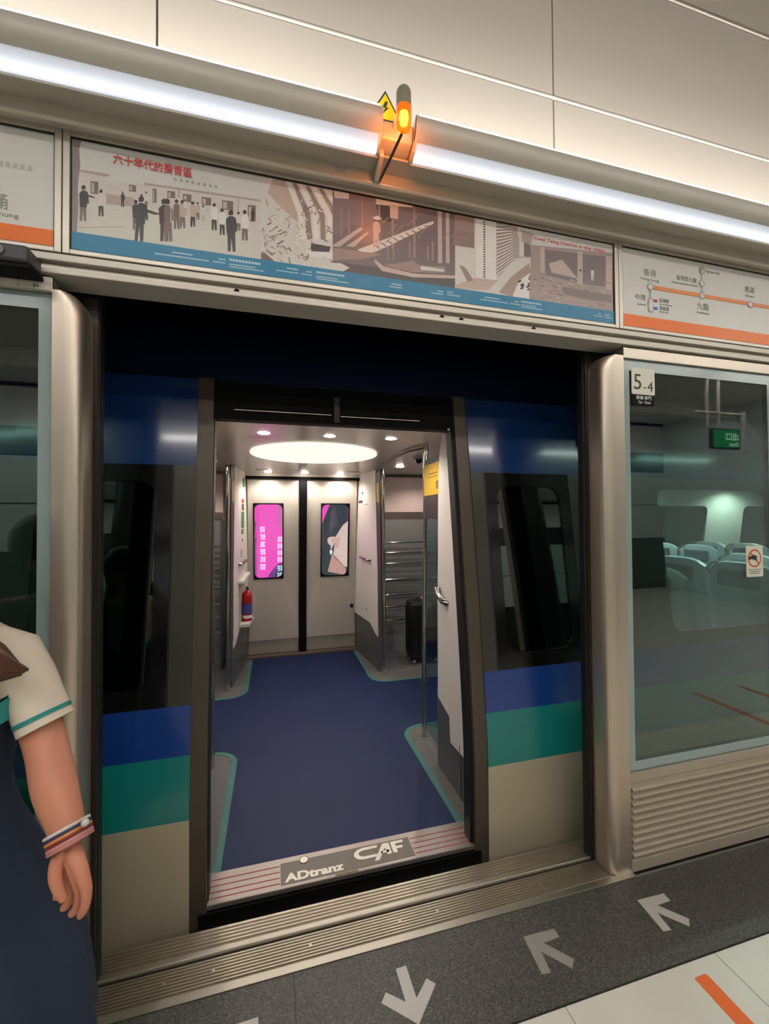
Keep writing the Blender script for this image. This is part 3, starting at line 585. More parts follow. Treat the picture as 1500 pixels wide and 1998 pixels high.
# printed photographs on the advert (flat print)
PAL=[(205, 203, 198), (204, 200, 188), (142, 128, 126), (203, 195, 186), (172, 152, 146), (116, 102, 98), (176, 156, 146), (58, 50, 52), (120, 98, 92), (208, 203, 196), (190, 168, 156), (50, 44, 44), (222, 218, 212), (112, 98, 100), (70, 56, 52), (150, 126, 118), (168, 144, 130), (164, 142, 135), (124, 108, 110)]
ART="""0,-597,2677,-35,2682,-36,2380,-595,2375;1,-587,2474,-398,2501,-36,2512,-36,2381,-587,2376;2,-595,2677,-574,2678,-579,2647,-576,2594,-582,2534,-580,2466,-584,2378,-595,2377;3,-575,2579,-503,2579,-503,2564,-398,2576,-398,2503,-575,2478;4,-576,2585,-494,2586,-503,2577,-575,2577;3,-398,2576,-37,2590,-37,2511,-398,2501;4,-398,2580,-37,2594,-37,2587,-398,2573;5,-548,2555,-527,2556,-527,2517,-548,2515;10,-545,2550,-539,2551,-538,2519,-545,2519;5,-442,2565,-422,2566,-422,2545,-442,2543;10,-440,2561,-433,2561,-433,2547,-440,2547;5,-375,2566,-363,2567,-363,2521,-375,2520;10,-373,2561,-370,2562,-370,2524,-373,2524;5,-332,2567,-309,2569,-309,2546,-332,2545;10,-329,2562,-322,2563,-322,2549,-329,2549;5,-286,2566,-260,2568,-260,2542,-286,2541;10,-283,2561,-274,2562,-274,2545,-283,2544;5,-229,2567,-200,2569,-200,2543,-229,2541;10,-226,2562,-216,2563,-216,2545,-226,2545;5,-166,2568,-131,2571,-131,2539,-166,2537;10,-163,2564,-150,2564,-150,2541,-163,2540;5,-84,2568,-58,2570,-59,2516,-84,2514;10,-81,2563,-72,2564,-73,2519,-81,2518;6,-505,2524,-429,2525,-429,2497,-505,2490;4,-300,2581,-296,2581,-296,2551,-300,2550;4,-116,2583,-113,2584,-113,2533,-116,2533;6,-579,2405,-451,2429,-451,2426,-579,2402;8,-577,2424,-570,2425,-567,2472,-576,2474;8,-565,2425,-559,2427,-559,2477,-569,2472;7,-577,2468,-558,2470,-555,2517,-563,2522,-570,2521,-578,2510;7,-558,2517,-554,2511,-552,2484,-556,2479;11,-572,2523,-562,2525,-561,2535,-567,2539,-572,2533;7,-526,2448,-521,2449,-519,2484,-526,2485;7,-517,2449,-512,2450,-513,2488,-520,2484;9,-526,2481,-512,2482,-511,2518,-516,2522,-522,2521,-528,2513;9,-513,2517,-510,2513,-508,2493,-512,2489;11,-524,2522,-516,2524,-515,2531,-519,2535,-524,2530;7,-464,2488,-461,2489,-459,2510,-464,2511;7,-458,2489,-455,2490,-456,2512,-460,2510;7,-464,2508,-455,2509,-455,2530,-458,2532,-462,2532,-465,2527;7,-456,2530,-454,2527,-453,2515,-455,2513;11,-462,2532,-458,2533,-457,2538,-460,2540,-462,2537;8,-397,2501,-394,2501,-393,2523,-397,2524;8,-392,2501,-389,2502,-389,2525,-394,2523;9,-398,2521,-389,2522,-388,2543,-391,2545,-395,2545,-399,2540;9,-389,2543,-387,2540,-386,2528,-389,2526;11,-396,2546,-391,2547,-391,2551,-393,2553,-396,2550;8,-412,2478,-408,2479,-406,2504,-412,2505;8,-405,2478,-401,2480,-402,2507,-407,2504;12,-412,2502,-401,2503,-400,2528,-405,2531,-409,2530,-413,2525;12,-402,2528,-400,2525,-398,2511,-401,2508;11,-410,2532,-404,2533,-403,2538,-407,2541,-410,2537;8,-431,2422,-425,2423,-423,2463,-431,2464;8,-421,2422,-415,2424,-415,2467,-424,2463;7,-431,2460,-415,2461,-413,2501,-419,2506,-426,2505,-433,2496;7,-415,2501,-411,2496,-410,2473,-414,2469;11,-427,2506,-418,2508,-418,2517,-423,2521,-428,2515;7,-426,2386,-417,2387,-411,2449,-422,2451;7,-410,2387,-401,2390,-399,2455,-413,2448;7,-424,2443,-397,2445,-391,2507,-402,2514,-412,2512,-423,2498;7,-395,2506,-390,2499,-387,2464,-394,2457;11,-414,2514,-401,2517,-399,2530,-407,2536,-415,2527;7,-352,2398,-343,2400,-340,2458,-352,2460;7,-337,2399,-328,2402,-330,2464,-342,2458;7,-354,2453,-328,2455,-325,2513,-336,2520,-346,2518,-357,2505;7,-330,2513,-325,2505,-322,2472,-328,2466;11,-348,2520,-335,2523,-334,2535,-341,2541,-349,2532;8,-340,2400,-331,2402,-329,2460,-342,2462;8,-325,2401,-316,2404,-319,2466,-331,2460;8,-339,2456,-322,2456,-322,2514,-327,2521,-337,2519,-342,2507;8,-320,2514,-315,2507,-313,2474,-319,2467;11,-339,2522,-325,2524,-324,2537,-332,2543,-339,2534;8,-312,2445,-306,2446,-304,2487,-312,2488;8,-301,2446,-295,2448,-296,2491,-305,2487;8,-313,2483,-296,2485,-294,2526,-301,2530,-308,2529,-314,2520;8,-296,2525,-293,2520,-291,2497,-295,2492;11,-309,2531,-300,2532,-299,2541,-304,2545,-310,2539;8,-294,2451,-289,2452,-286,2491,-295,2492;8,-284,2452,-278,2454,-279,2495,-288,2491;10,-295,2488,-279,2489,-277,2528,-284,2532,-290,2531,-297,2522;10,-279,2527,-276,2523,-274,2501,-278,2496;11,-292,2532,-283,2534,-282,2543,-287,2546,-292,2541;10,-282,2502,-279,2502,-278,2522,-282,2523;10,-277,2502,-274,2503,-275,2524,-279,2522;9,-283,2520,-274,2521,-274,2541,-277,2543,-280,2542,-284,2538;9,-275,2541,-273,2538,-272,2527,-274,2525;11,-281,2543,-276,2544,-276,2548,-279,2550,-281,2547;7,-263,2461,-257,2462,-255,2498,-263,2499;7,-253,2462,-248,2464,-249,2501,-257,2497;10,-263,2494,-248,2496,-247,2531,-253,2535,-259,2534,-265,2526;10,-249,2530,-246,2526,-244,2506,-248,2502;11,-260,2535,-252,2537,-251,2544,-256,2547,-261,2542;8,-245,2488,-242,2489,-240,2513,-246,2514;8,-239,2488,-235,2490,-236,2515,-241,2513;10,-246,2511,-236,2511,-235,2536,-239,2538,-243,2538,-247,2532;10,-236,2536,-234,2532,-233,2519,-235,2516;11,-244,2539,-238,2540,-238,2545,-241,2547,-244,2544;10,-228,2486,-225,2486,-224,2509,-228,2509;10,-222,2486,-219,2487,-220,2511,-224,2508;9,-229,2507,-219,2507,-218,2529,-222,2532,-226,2531,-230,2526;9,-220,2529,-218,2526,-217,2514,-219,2511;11,-227,2532,-222,2533,-221,2538,-224,2540,-227,2537;7,-198,2461,-192,2462,-190,2500,-198,2501;7,-188,2462,-182,2464,-183,2504,-191,2500;12,-199,2497,-181,2498,-179,2537,-187,2541,-194,2539,-201,2531;12,-183,2536,-179,2531,-177,2510,-182,2505;11,-195,2541,-186,2543,-185,2551,-190,2554,-195,2549;7,-173,2449,-168,2450,-165,2488,-173,2489;7,-163,2450,-157,2452,-158,2492,-167,2488;12,-174,2485,-158,2486,-156,2523,-163,2527,-169,2526,-176,2518;12,-158,2523,-155,2518,-153,2497,-157,2493;11,-171,2528,-162,2529,-161,2538,-166,2541,-171,2536;7,-148,2398,-139,2399,-136,2458,-149,2460;7,-132,2399,-123,2402,-125,2464,-138,2458;7,-151,2453,-124,2455,-122,2514,-133,2520,-144,2518,-154,2505;7,-126,2513,-121,2506,-118,2473,-125,2466;11,-146,2521,-132,2523,-130,2536,-138,2541,-146,2533;8,-120,2472,-115,2473,-114,2500,-120,2501;8,-112,2473,-108,2474,-108,2503,-115,2500;9,-120,2498,-108,2499,-107,2526,-112,2529,-116,2528,-121,2522;9,-108,2526,-106,2522,-105,2507,-108,2504;11,-117,2529,-111,2530,-110,2536,-114,2539,-118,2535;8,-103,2443,-96,2444,-93,2487,-103,2489;8,-91,2444,-84,2446,-85,2492,-95,2487;12,-103,2484,-85,2485,-83,2528,-90,2533,-98,2532,-105,2522;12,-85,2528,-81,2523,-79,2498,-84,2493;11,-99,2534,-89,2536,-88,2545,-94,2549,-100,2543;7,-73,2511,-70,2511,-68,2531,-73,2531;7,-67,2511,-64,2512,-65,2533,-69,2531;7,-73,2529,-64,2530,-64,2549,-67,2551,-70,2551,-74,2546;7,-65,2549,-63,2547,-62,2536,-64,2533;11,-71,2552,-66,2552,-66,2557,-69,2559,-71,2556;7,-393,2496,-362,2488,-352,2491,-352,2487,-366,2482,-394,2486;7,-555,2510,-536,2506,-537,2502,-556,2504;9,-41,2680,219,2681,210,2373,-43,2380;10,-2,2675,41,2675,94,2587,101,2536,75,2541,11,2591,-20,2623;12,41,2674,55,2674,96,2583,110,2484,92,2477,80,2570;15,63,2674,77,2674,123,2582,133,2488,115,2481,106,2570;12,85,2674,100,2673,149,2581,156,2492,138,2485,132,2570;15,108,2673,122,2673,176,2580,179,2496,161,2489,159,2570;12,131,2673,145,2673,203,2579,202,2500,184,2493,186,2570;15,154,2673,168,2673,231,2578,225,2504,207,2496,213,2570;12,177,2672,191,2672,258,2578,249,2508,230,2500,241,2570;8,15,2494,28,2504,29,2501,17,2491;15,-24,2600,-17,2577,-21,2576,-27,2599;18,193,2541,182,2516,179,2517,190,2542;8,-5,2471,17,2487,18,2485,-3,2469;18,116,2616,136,2632,137,2630,117,2615;10,-32,2418,-39,2401,-42,2403,-35,2419;8,51,2445,61,2434,57,2430,47,2442;18,-31,2497,-36,2484,-39,2486,-34,2498;10,29,2505,33,2490,30,2489,26,2503;8,95,2430,112,2420,110,2416,92,2426;8,116,2595,138,2611,140,2607,118,2591;8,-15,2465,2,2478,3,2476,-14,2463;8,-25,2422,-2,2409,-4,2406,-26,2419;18,28,2448,48,2437,46,2433,25,2445;8,-29,2450,-25,2437,-28,2435,-32,2448;12,99,2620,94,2609,92,2609,96,2621;18,162,2570,151,2542,148,2543,159,2571;18,80,2484,97,2496,98,2495,81,2482;10,77,2529,91,2514,87,2510,73,2525;8,189,2529,204,2521,202,2517,186,2525;6,33,2533,44,2520,43,2518,31,2532;6,37,2539,59,2556,61,2553,39,2536;12,73,2494,95,2482,92,2478,70,2490;12,105,2563,118,2549,115,2547,103,2561;18,136,2450,130,2437,128,2438,134,2450;6,-33,2480,-27,2460,-30,2458,-36,2479;8,147,2584,142,2573,139,2574,143,2585;18,-16,2536,-7,2526,-10,2524,-18,2533;10,185,2626,199,2610,195,2606,181,2622;18,22,2443,27,2438,25,2436,20,2441;12,155,2598,166,2592,164,2588,153,2593;6,96,2535,101,2518,98,2516,93,2533;8,56,2528,50,2512,47,2513,54,2529;6,70,2441,87,2454,89,2452,71,2439;8,11,2450,32,2466,35,2462,14,2446;18,-23,2478,-16,2469,-17,2467,-25,2476;8,120,2430,109,2404,106,2405,117,2431;15,-34,2487,-27,2492,-26,2490,-33,2485;15,18,2427,32,2419,30,2416,16,2424;18,-11,2417,-6,2410,-9,2407,-15,2413;8,-10,2410,5,2420,7,2417,-8,2406;10,136,2580,154,2593,155,2590,137,2577;8,34,2438,49,2421,48,2419,33,2437;10,-23,2396,-4,2385,-6,2382,-25,2393;12,33,2546,27,2532,24,2533,29,2547;6,21,2400,31,2389,28,2386,18,2398;8,127,2459,143,2450,141,2447,126,2456;10,110,2511,127,2502,125,2499,108,2508;6,-27,2469,-21,2448,-24,2446,-30,2468;15,11,2552,3,2533,1,2533,8,2553;12,165,2434,178,2444,180,2440,167,2430;6,-11,2458,11,2475,13,2472,-9,2455;10,-14,2537,1,2549,3,2545,-12,2534;6,-7,2441,0,2438,-2,2434,-9,2438;8,165,2600,172,2597,171,2595,164,2599;8,116,2448,140,2465,141,2463,117,2446;6,-31,2439,-20,2427,-22,2425,-32,2437;8,-16,2487,0,2498,1,2496,-15,2485;10,16,2572,27,2580,29,2577,18,2569;8,18,2483,41,2500,43,2497,20,2480;18,177,2456,165,2429,161,2430,173,2458;15,94,2426,107,2410,104,2407,90,2423;8,-2,2501,13,2512,15,2508,0,2497;8,127,2592,135,2583,133,2581,125,2590;8,120,2423,114,2410,111,2411,116,2424;18,95,2568,105,2563,103,2561,94,2566;6,43,2547,57,2531,55,2528,41,2544;6,70,2492,85,2503,86,2501,71,2490;15,-23,2402,-4,2392,-6,2388,-24,2399;18,167,2498,187,2487,184,2483,165,2493;6,19,2421,33,2404,31,2403,17,2419;12,117,2622,133,2604,130,2600,113,2619;10,146,2610,149,2598,147,2597,144,2609;10,94,2479,96,2473,93,2471,91,2478;12,95,2419,108,2429,110,2426,96,2417;8,-22,2511,-8,2522,-6,2518,-19,2508;12,82,2472,87,2452,83,2450,77,2470;12,113,2484,120,2458,118,2457,111,2483;8,116,2513,112,2504,108,2505,112,2514;6,126,2484,138,2471,135,2468,123,2481;8,106,2589,95,2563,93,2564,104,2590;12,-7,2536,12,2550,14,2547,-5,2533;8,110,2529,118,2520,115,2517,106,2526;12,126,2468,118,2449,115,2450,123,2468;12,-8,2504,3,2512,4,2510,-7,2502;18,181,2544,201,2533,199,2531,179,2541;6,193,2612,210,2603,208,2600,191,2608;6,-14,2456,-21,2438,-25,2439,-18,2458;15,-10,2476,5,2459,2,2456,-13,2473;18,18,2444,15,2436,10,2438,13,2445;6,48,2498,40,2479,36,2480,44,2499;6,123,2436,141,2427,139,2423,121,2433;8,107,2605,121,2589,118,2586,104,2602;8,105,2585,119,2568,118,2567,103,2583;15,176,2434,178,2425,173,2422,171,2431;8,-8,2437,8,2428,7,2427,-9,2435;15,84,2423,88,2410,84,2408,80,2421;6,-21,2425,-2,2415,-4,2411,-23,2421;10,192,2425,202,2420,199,2415,189,2420;18,122,2583,133,2577,132,2574,120,2580;10,7,2574,21,2567,19,2564,5,2571;10,8,2505,5,2497,1,2498,4,2506;12,61,2521,63,2514,60,2513,58,2520;15,52,2409,59,2387,54,2385,48,2407;8,-41,2411,-30,2413,2,2388,-3,2381,-41,2380;13,204,2676,702,2679,681,2387,203,2382;18,204,2676,364,2676,364,2588,273,2561,204,2510;9,209,2678,263,2679,263,2654,211,2649;9,363,2679,505,2681,504,2669,363,2654;7,364,2653,427,2655,426,2599,374,2600;10,416,2663,448,2664,447,2614,416,2612;15,308,2673,315,2674,316,2564,308,2563;15,232,2616,238,2617,238,2516,232,2515;15,259,2613,265,2615,265,2530,259,2529;15,372,2655,378,2656,379,2611,372,2609;15,421,2608,430,2610,430,2497,421,2496;15,506,2670,515,2672,515,2480,505,2479;15,489,2538,495,2539,495,2477,489,2476;10,605,2678,622,2682,622,2476,605,2473;10,638,2674,653,2677,652,2481,637,2478;15,579,2553,587,2554,587,2481,579,2480;15,560,2534,566,2535,567,2478,560,2477;15,426,2583,431,2584,431,2457,426,2456;15,405,2503,410,2504,410,2454,405,2453;10,199,2472,305,2560,315,2554,229,2475;10,252,2480,323,2540,338,2548,282,2483;9,292,2474,552,2615,588,2632,588,2622,426,2517,358,2476,322,2462;8,353,2501,357,2503,379,2493,374,2490;8,377,2514,381,2516,403,2506,397,2503;8,401,2527,405,2529,427,2519,421,2516;8,425,2540,429,2542,451,2533,446,2530;8,449,2554,453,2555,476,2546,470,2543;8,474,2567,478,2569,500,2559,495,2556;8,498,2581,503,2583,525,2573,520,2570;8,523,2594,528,2596,550,2587,545,2584;8,548,2608,553,2610,576,2601,570,2597;15,203,2467,389,2473,312,2443,203,2423;12,109,2445,203,2456,203,2429,126,2423;7,127,2471,196,2469,191,2449,127,2442;14,193,2417,682,2431,677,2385,252,2380;9,184,2411,232,2416,264,2404,242,2388,203,2387;10,357,2450,391,2428,505,2419,683,2436,683,2425,504,2404,383,2410,356,2439;15,389,2432,505,2468,532,2452,631,2464,637,2441,505,2422;9,532,2452,631,2452,628,2443,537,2437;10,352,2495,360,2496,363,2542,352,2544;10,366,2496,374,2498,373,2547,361,2542;10,352,2538,373,2540,376,2586,367,2591,358,2589,350,2579;10,373,2585,378,2579,380,2554,374,2548;11,357,2591,369,2593,370,2603,363,2607,356,2601;9,349,2602,369,2613,387,2604,364,2595;15,624,2572,655,2608,658,2606,627,2571;15,431,2554,474,2605,477,2603,433,2553;15,422,2530,460,2498,462,2496,424,2528;15,401,2592,433,2565,435,2563,403,2590;15,393,2513,428,2554,431,2553,395,2512;15,493,2608,524,2644,527,2642,496,2606;15,491,2589,534,2553,537,2552,494,2587;15,479,2594,530,2653,532,2651,482,2593;15,463,2495,512,2454,514,2452,466,2493;15,655,2583,695,2615,698,2613,658,2581;15,612,2559,646,2531,649,2530,615,2558;15,400,2545,441,2594,444,2592,402,2544;15,385,2588,408,2615,411,2613,388,2587;15,523,2561,568,2614,571,2612,526,2560;9,677,2680,1010,2683,1009,2383,674,2380;15,677,2680,759,2680,757,2554,668,2552;8,673,2611,758,2615,758,2613,673,2609;8,673,2604,758,2609,758,2606,673,2602;8,673,2598,758,2602,758,2599,673,2595;8,673,2591,758,2595,758,2593,673,2589;8,672,2584,758,2588,758,2586,672,2582;8,672,2578,758,2581,758,2579,672,2575;8,672,2571,757,2575,757,2572,672,2569;8,672,2564,757,2568,757,2565,672,2562;8,672,2558,757,2561,757,2559,672,2555;12,766,2680,852,2681,849,2442,763,2438;7,798,2680,805,2680,805,2674,798,2674;7,798,2670,805,2670,805,2664,798,2664;7,798,2660,805,2660,805,2654,798,2654;7,798,2650,805,2650,805,2644,797,2644;7,797,2640,805,2640,805,2634,797,2634;7,797,2630,805,2630,805,2624,797,2624;7,797,2620,805,2620,805,2614,797,2614;7,797,2610,805,2610,804,2604,797,2604;7,797,2600,804,2600,804,2594,797,2594;7,797,2590,804,2590,804,2585,797,2584;7,797,2580,804,2580,804,2575,797,2574;7,797,2570,804,2570,804,2565,797,2564;7,796,2560,804,2560,804,2555,796,2554;7,796,2550,804,2550,804,2545,796,2544;7,796,2540,804,2540,804,2535,796,2534;7,796,2530,804,2531,804,2525,796,2524;7,796,2520,803,2521,803,2515,796,2515;7,796,2510,803,2511,803,2505,796,2505;7,796,2500,803,2501,803,2495,796,2495;7,796,2491,803,2491,803,2485,796,2485;7,796,2481,803,2481,803,2475,795,2475;7,795,2471,803,2471,803,2465,795,2465;7,795,2461,803,2461,803,2455,795,2455;7,795,2451,803,2451,803,2445,795,2445;10,854,2677,929,2678,927,2536,865,2458,852,2465;18,856,2673,940,2683,940,2680,856,2668;12,856,2667,940,2678,940,2675,856,2663;18,856,2658,940,2673,940,2670,856,2654;12,856,2653,940,2668,939,2665,856,2649;18,856,2644,939,2663,939,2660,856,2640;12,856,2639,939,2658,939,2655,855,2634;18,855,2630,939,2653,939,2650,855,2625;12,855,2624,939,2648,939,2645,855,2620;18,855,2615,939,2643,939,2640,855,2611;12,855,2610,939,2638,939,2635,855,2606;18,855,2601,939,2633,939,2630,855,2597;12,855,2596,939,2628,939,2625,855,2591;18,855,2587,939,2623,939,2620,855,2582;12,855,2581,939,2618,939,2615,855,2577;18,855,2573,939,2613,939,2610,855,2568;12,855,2567,939,2608,939,2605,855,2563;18,855,2558,939,2603,939,2600,854,2554;12,854,2553,939,2598,939,2595,854,2548;18,854,2544,938,2593,938,2590,854,2540;12,854,2539,938,2588,938,2585,854,2534;18,854,2530,938,2583,938,2580,854,2525;12,854,2524,938,2578,938,2575,854,2520;18,854,2515,938,2573,938,2570,854,2511;12,854,2510,938,2568,938,2565,854,2506;18,854,2501,938,2563,938,2560,854,2497;12,854,2496,938,2558,938,2555,854,2491;18,854,2487,938,2553,938,2550,854,2482;12,854,2481,938,2548,938,2545,853,2477;18,853,2473,938,2543,938,2540,853,2468;12,853,2467,938,2538,938,2535,853,2463;6,926,2680,956,2678,956,2616,989,2616,1008,2559,943,2544,927,2541;18,978,2614,1009,2614,1008,2559,977,2559;9,956,2616,977,2615,976,2554,955,2554;10,670,2396,763,2440,849,2442,865,2448,821,2398,674,2380;15,691,2480,717,2474,753,2427,726,2418;9,813,2396,865,2448,943,2544,1008,2553,999,2532,909,2464,859,2397;16,862,2396,917,2465,999,2533,1007,2498,925,2386;12,922,2387,953,2455,1010,2499,1006,2383;7,995,2469,1010,2479,1013,2471,998,2463;7,1000,2453,1014,2463,1018,2455,1003,2447;7,989,2425,1003,2434,1007,2427,992,2419;7,998,2480,1013,2489,1016,2481,1001,2473;7,958,2440,973,2449,976,2441,961,2433;7,998,2477,1013,2486,1016,2478,1001,2470;7,957,2425,972,2434,975,2427,960,2419;7,946,2451,961,2460,964,2453,950,2445;7,960,2436,974,2445,978,2437,963,2429;7,997,2471,1012,2480,1015,2473,1000,2465;7,985,2436,1000,2445,1003,2437,988,2429;7,991,2448,1006,2457,1009,2449,994,2441;17,1011,2620,1413,2645,1408,2384,998,2383;0,948,2680,1413,2689,1412,2640,1009,2610,967,2622,950,2635;6,967,2663,1024,2657,1009,2609,967,2617;18,1076,2605,1376,2621,1373,2489,1252,2482,1075,2496;10,1092,2546,1157,2572,1231,2503,1106,2510;17,1081,2612,1405,2632,1404,2621,1081,2601;10,1055,2609,1073,2609,1072,2505,1053,2505;10,1233,2621,1259,2622,1256,2475,1230,2474;10,1376,2622,1408,2624,1405,2479,1373,2478;10,1353,2466,1373,2464,1369,2459,1351,2462;10,1171,2421,1188,2419,1185,2414,1169,2417;6,1194,2416,1228,2412,1221,2406,1192,2412;8,1363,2504,1376,2503,1373,2497,1361,2499;8,1314,2496,1343,2493,1337,2488,1312,2492;8,1126,2428,1156,2424,1150,2419,1124,2424;15,1334,2406,1355,2404,1351,2398,1332,2402;8,1382,2510,1396,2508,1393,2503,1380,2505;10,1133,2461,1153,2459,1149,2454,1131,2457;10,1098,2486,1110,2485,1107,2480,1096,2482;10,1225,2502,1239,2500,1236,2495,1223,2497;15,1090,2427,1109,2425,1105,2420,1088,2423;6,1125,2396,1154,2392,1148,2387,1123,2392;8,1076,2479,1106,2476,1100,2470,1074,2475;15,1228,2405,1238,2404,1236,2399,1226,2401;15,1042,2432,1055,2430,1053,2425,1041,2427;15,1050,2430,1076,2427,1071,2422,1049,2426;15,1156,2425,1185,2421,1179,2416,1154,2421;10,1318,2438,1350,2434,1344,2429,1316,2434;8,1054,2484,1069,2482,1066,2477,1052,2480;15,1135,2475,1163,2472,1157,2466,1133,2471;8,1262,2463,1292,2459,1286,2454,1260,2458;8,1232,2479,1250,2477,1246,2472,1230,2475;10,1132,2448,1141,2447,1139,2442,1130,2443;10,1127,2411,1140,2410,1137,2405,1125,2407;15,1332,2393,1358,2390,1353,2384,1330,2389;15,1325,2465,1338,2463,1336,2458,1323,2460;6,1362,2452,1394,2449,1387,2443,1360,2448;8,1181,2435,1189,2434,1187,2429,1179,2430;15,1078,2478,1105,2475,1100,2469,1076,2473;10,1194,2495,1215,2493,1211,2487,1192,2491;15,1284,2474,1305,2471,1300,2466,1282,2469;10,1181,2479,1211,2476,1205,2470,1179,2475;8,1049,2451,1067,2449,1063,2444,1047,2447;15,1085,2435,1115,2431,1109,2426,1083,2431;15,1372,2395,1406,2391,1399,2385,1370,2390;6,1360,2458,1396,2454,1389,2448,1358,2454;15,1202,2440,1219,2438,1216,2433,1200,2436;15,1114,2442,1146,2438,1139,2432,1112,2437;8,1284,2398,1307,2395,1302,2390,1282,2394;10,1058,2427,1080,2424,1076,2419,1057,2422;6,1364,2509,1401,2505,1394,2499,1362,2504;15,1138,2388,1155,2386,1152,2381,1136,2384;6,1025,2460,1032,2459,1031,2455,1023,2456;8,1344,2411,1370,2408,1365,2402,1342,2406;6,1174,2471,1201,2468,1195,2463,1172,2467;6,1162,2471,1171,2470,1169,2465,1161,2467;6,1290,2441,1326,2436,1318,2431,1288,2436;15,1195,2407,1218,2404,1213,2399,1193,2403;8,1019,2475,1039,2472,1035,2467,1017,2471;15,1341,2403,1363,2400,1358,2395,1339,2398;15,1198,2460,1223,2457,1218,2451,1196,2455;15,1077,2412,1111,2407,1104,2402,1075,2408;15,1047,2398,1067,2395,1063,2390,1046,2394;10,1306,2454,1342,2450,1335,2444,1304,2450;6,1221,2487,1230,2486,1228,2481,1220,2483;15,1324,2411,1359,2407,1352,2401,1322,2407;8,1110,2458,1134,2455,1129,2449,1108,2453;15,1188,2470,1216,2467,1210,2461,1186,2465;18,1149,2458,1401,2455,1401,2423,1251,2420,1166,2429;9,1299,2504,1303,2504,1305,2528,1299,2528;9,1307,2504,1311,2505,1311,2530,1304,2527;9,1299,2526,1311,2526,1313,2549,1308,2552,1303,2551,1298,2546;9,1311,2549,1314,2546,1315,2533,1312,2531;11,1302,2552,1309,2553,1310,2558,1306,2560,1302,2557;10,1238,2475,1244,2476,1246,2505,1239,2506;10,1248,2476,1254,2477,1253,2508,1245,2505;10,1238,2502,1254,2503,1256,2532,1250,2535,1243,2534,1237,2528;10,1254,2532,1257,2528,1258,2512,1254,2509;11,1242,2535,1251,2537,1252,2543,1247,2546,1242,2541"""

mb = MB(); cols = []
for k, s in enumerate(ART.split(';')):
    q = [int(v) for v in s.split(',')]
    pts = [(x / 1000.0, min(2.675, max(2.385, z / 1000.0))) for x, z in zip(q[1::2], q[2::2])]
    if max(p[1] for p in pts) - min(p[1] for p in pts) < 0.0015: continue
    y = 0.0058 - 0.000006 * k
    ar = sum(pts[i][0] * pts[(i + 1) % len(pts)][1] - pts[(i + 1) % len(pts)][0] * pts[i][1] for i in range(len(pts)))
    if ar < 0: pts.reverse()
    mb.add([(p[0], y, p[1]) for p in pts], [tuple(range(len(pts)))])
    cols.append(lin(PAL[q[0]]))
mb.build('printed_photograph', vcol_mat('sepia_print', 0.3), adm, cols=cols)
MB().box(-0.5985, 1.4135, 0.0022, 0.0058, 2.3275, 2.386).build('blue_strip', TEAL, adm)
REDT = mat('red_title_print', (206, 58, 62), 0.4, var=0.03)
text('六十年代的葵青區', 'title_print', REDT, adm, (-0.486, 0.0026, 2.625), 0.034, width=0.228, bold=0.0003)
text('Kwai Tsing District in the 1960s', 'title_print', mat('faded_red_print', (214, 96, 92), 0.4), adm, (1.025, 0.0026, 2.634), 0.020, width=0.346, bold=0.0002)
mb = MB()
for k in range(8): glyph(mb, -0.312 + k * 0.0175, 2.603, 0.009, 0.009, 0.0028, rngG)
tag(mb.build('subtitle_print', INKG, adm), kind='stuff')
mb = MB()
PALEP = mat('pale_blue_print', (176, 208, 216), 0.4, var=0.02)
for x0, x1, z, h in [(-.317, -.255, 2.364, .006), (-.367, -.206, 2.352, .006), (-.176, -.154, 2.364, .006), (-.194, -.154, 2.353, .006), (-.143, -.041, 2.365, .010), (-.143, -.06, 2.352, .005),
                     (-.143, -.03, 2.344, .005), (.045, .083, 2.366, .006), (.009, .083, 2.354, .005), (.11, .13, 2.364, .006), (.094, .13, 2.354, .005), (.145, .246, 2.366, .009), (.145, .22, 2.353, .005),
                     (.145, .26, 2.345, .005), (.42, .46, 2.364, .006), (.41, .46, 2.354, .005), (.60, .625, 2.362, .006), (.575, .625, 2.352, .005), (.64, .665, 2.364, .006), (.64, .695, 2.354, .005),
                     (.80, .865, 2.365, .006), (.78, .90, 2.354, .005), (.93, .95, 2.364, .006), (.91, .955, 2.354, .005), (.96, 1.055, 2.367, .008), (.96, 1.03, 2.355, .005), (.96, 1.06, 2.347, .005),
                     (1.33, 1.345, 2.364, .006), (1.31, 1.355, 2.354, .005), (1.365, 1.39, 2.364, .006), (1.365, 1.405, 2.354, .005)]:
    n = max(2, int((x1 - x0) / h)); 
    for k in range(n):
        a = x0 + (x1 - x0) * k / n
        mb.add([(a, 0.0020, z), (a + (x1 - x0) / n * 0.8, 0.0020, z), (a + (x1 - x0) / n * 0.8, 0.0020, z + h * 0.8), (a, 0.0020, z + h * 0.8)], [(0, 1, 2, 3)])
tag(mb.build('caption_print', PALEP, adm), kind='stuff')

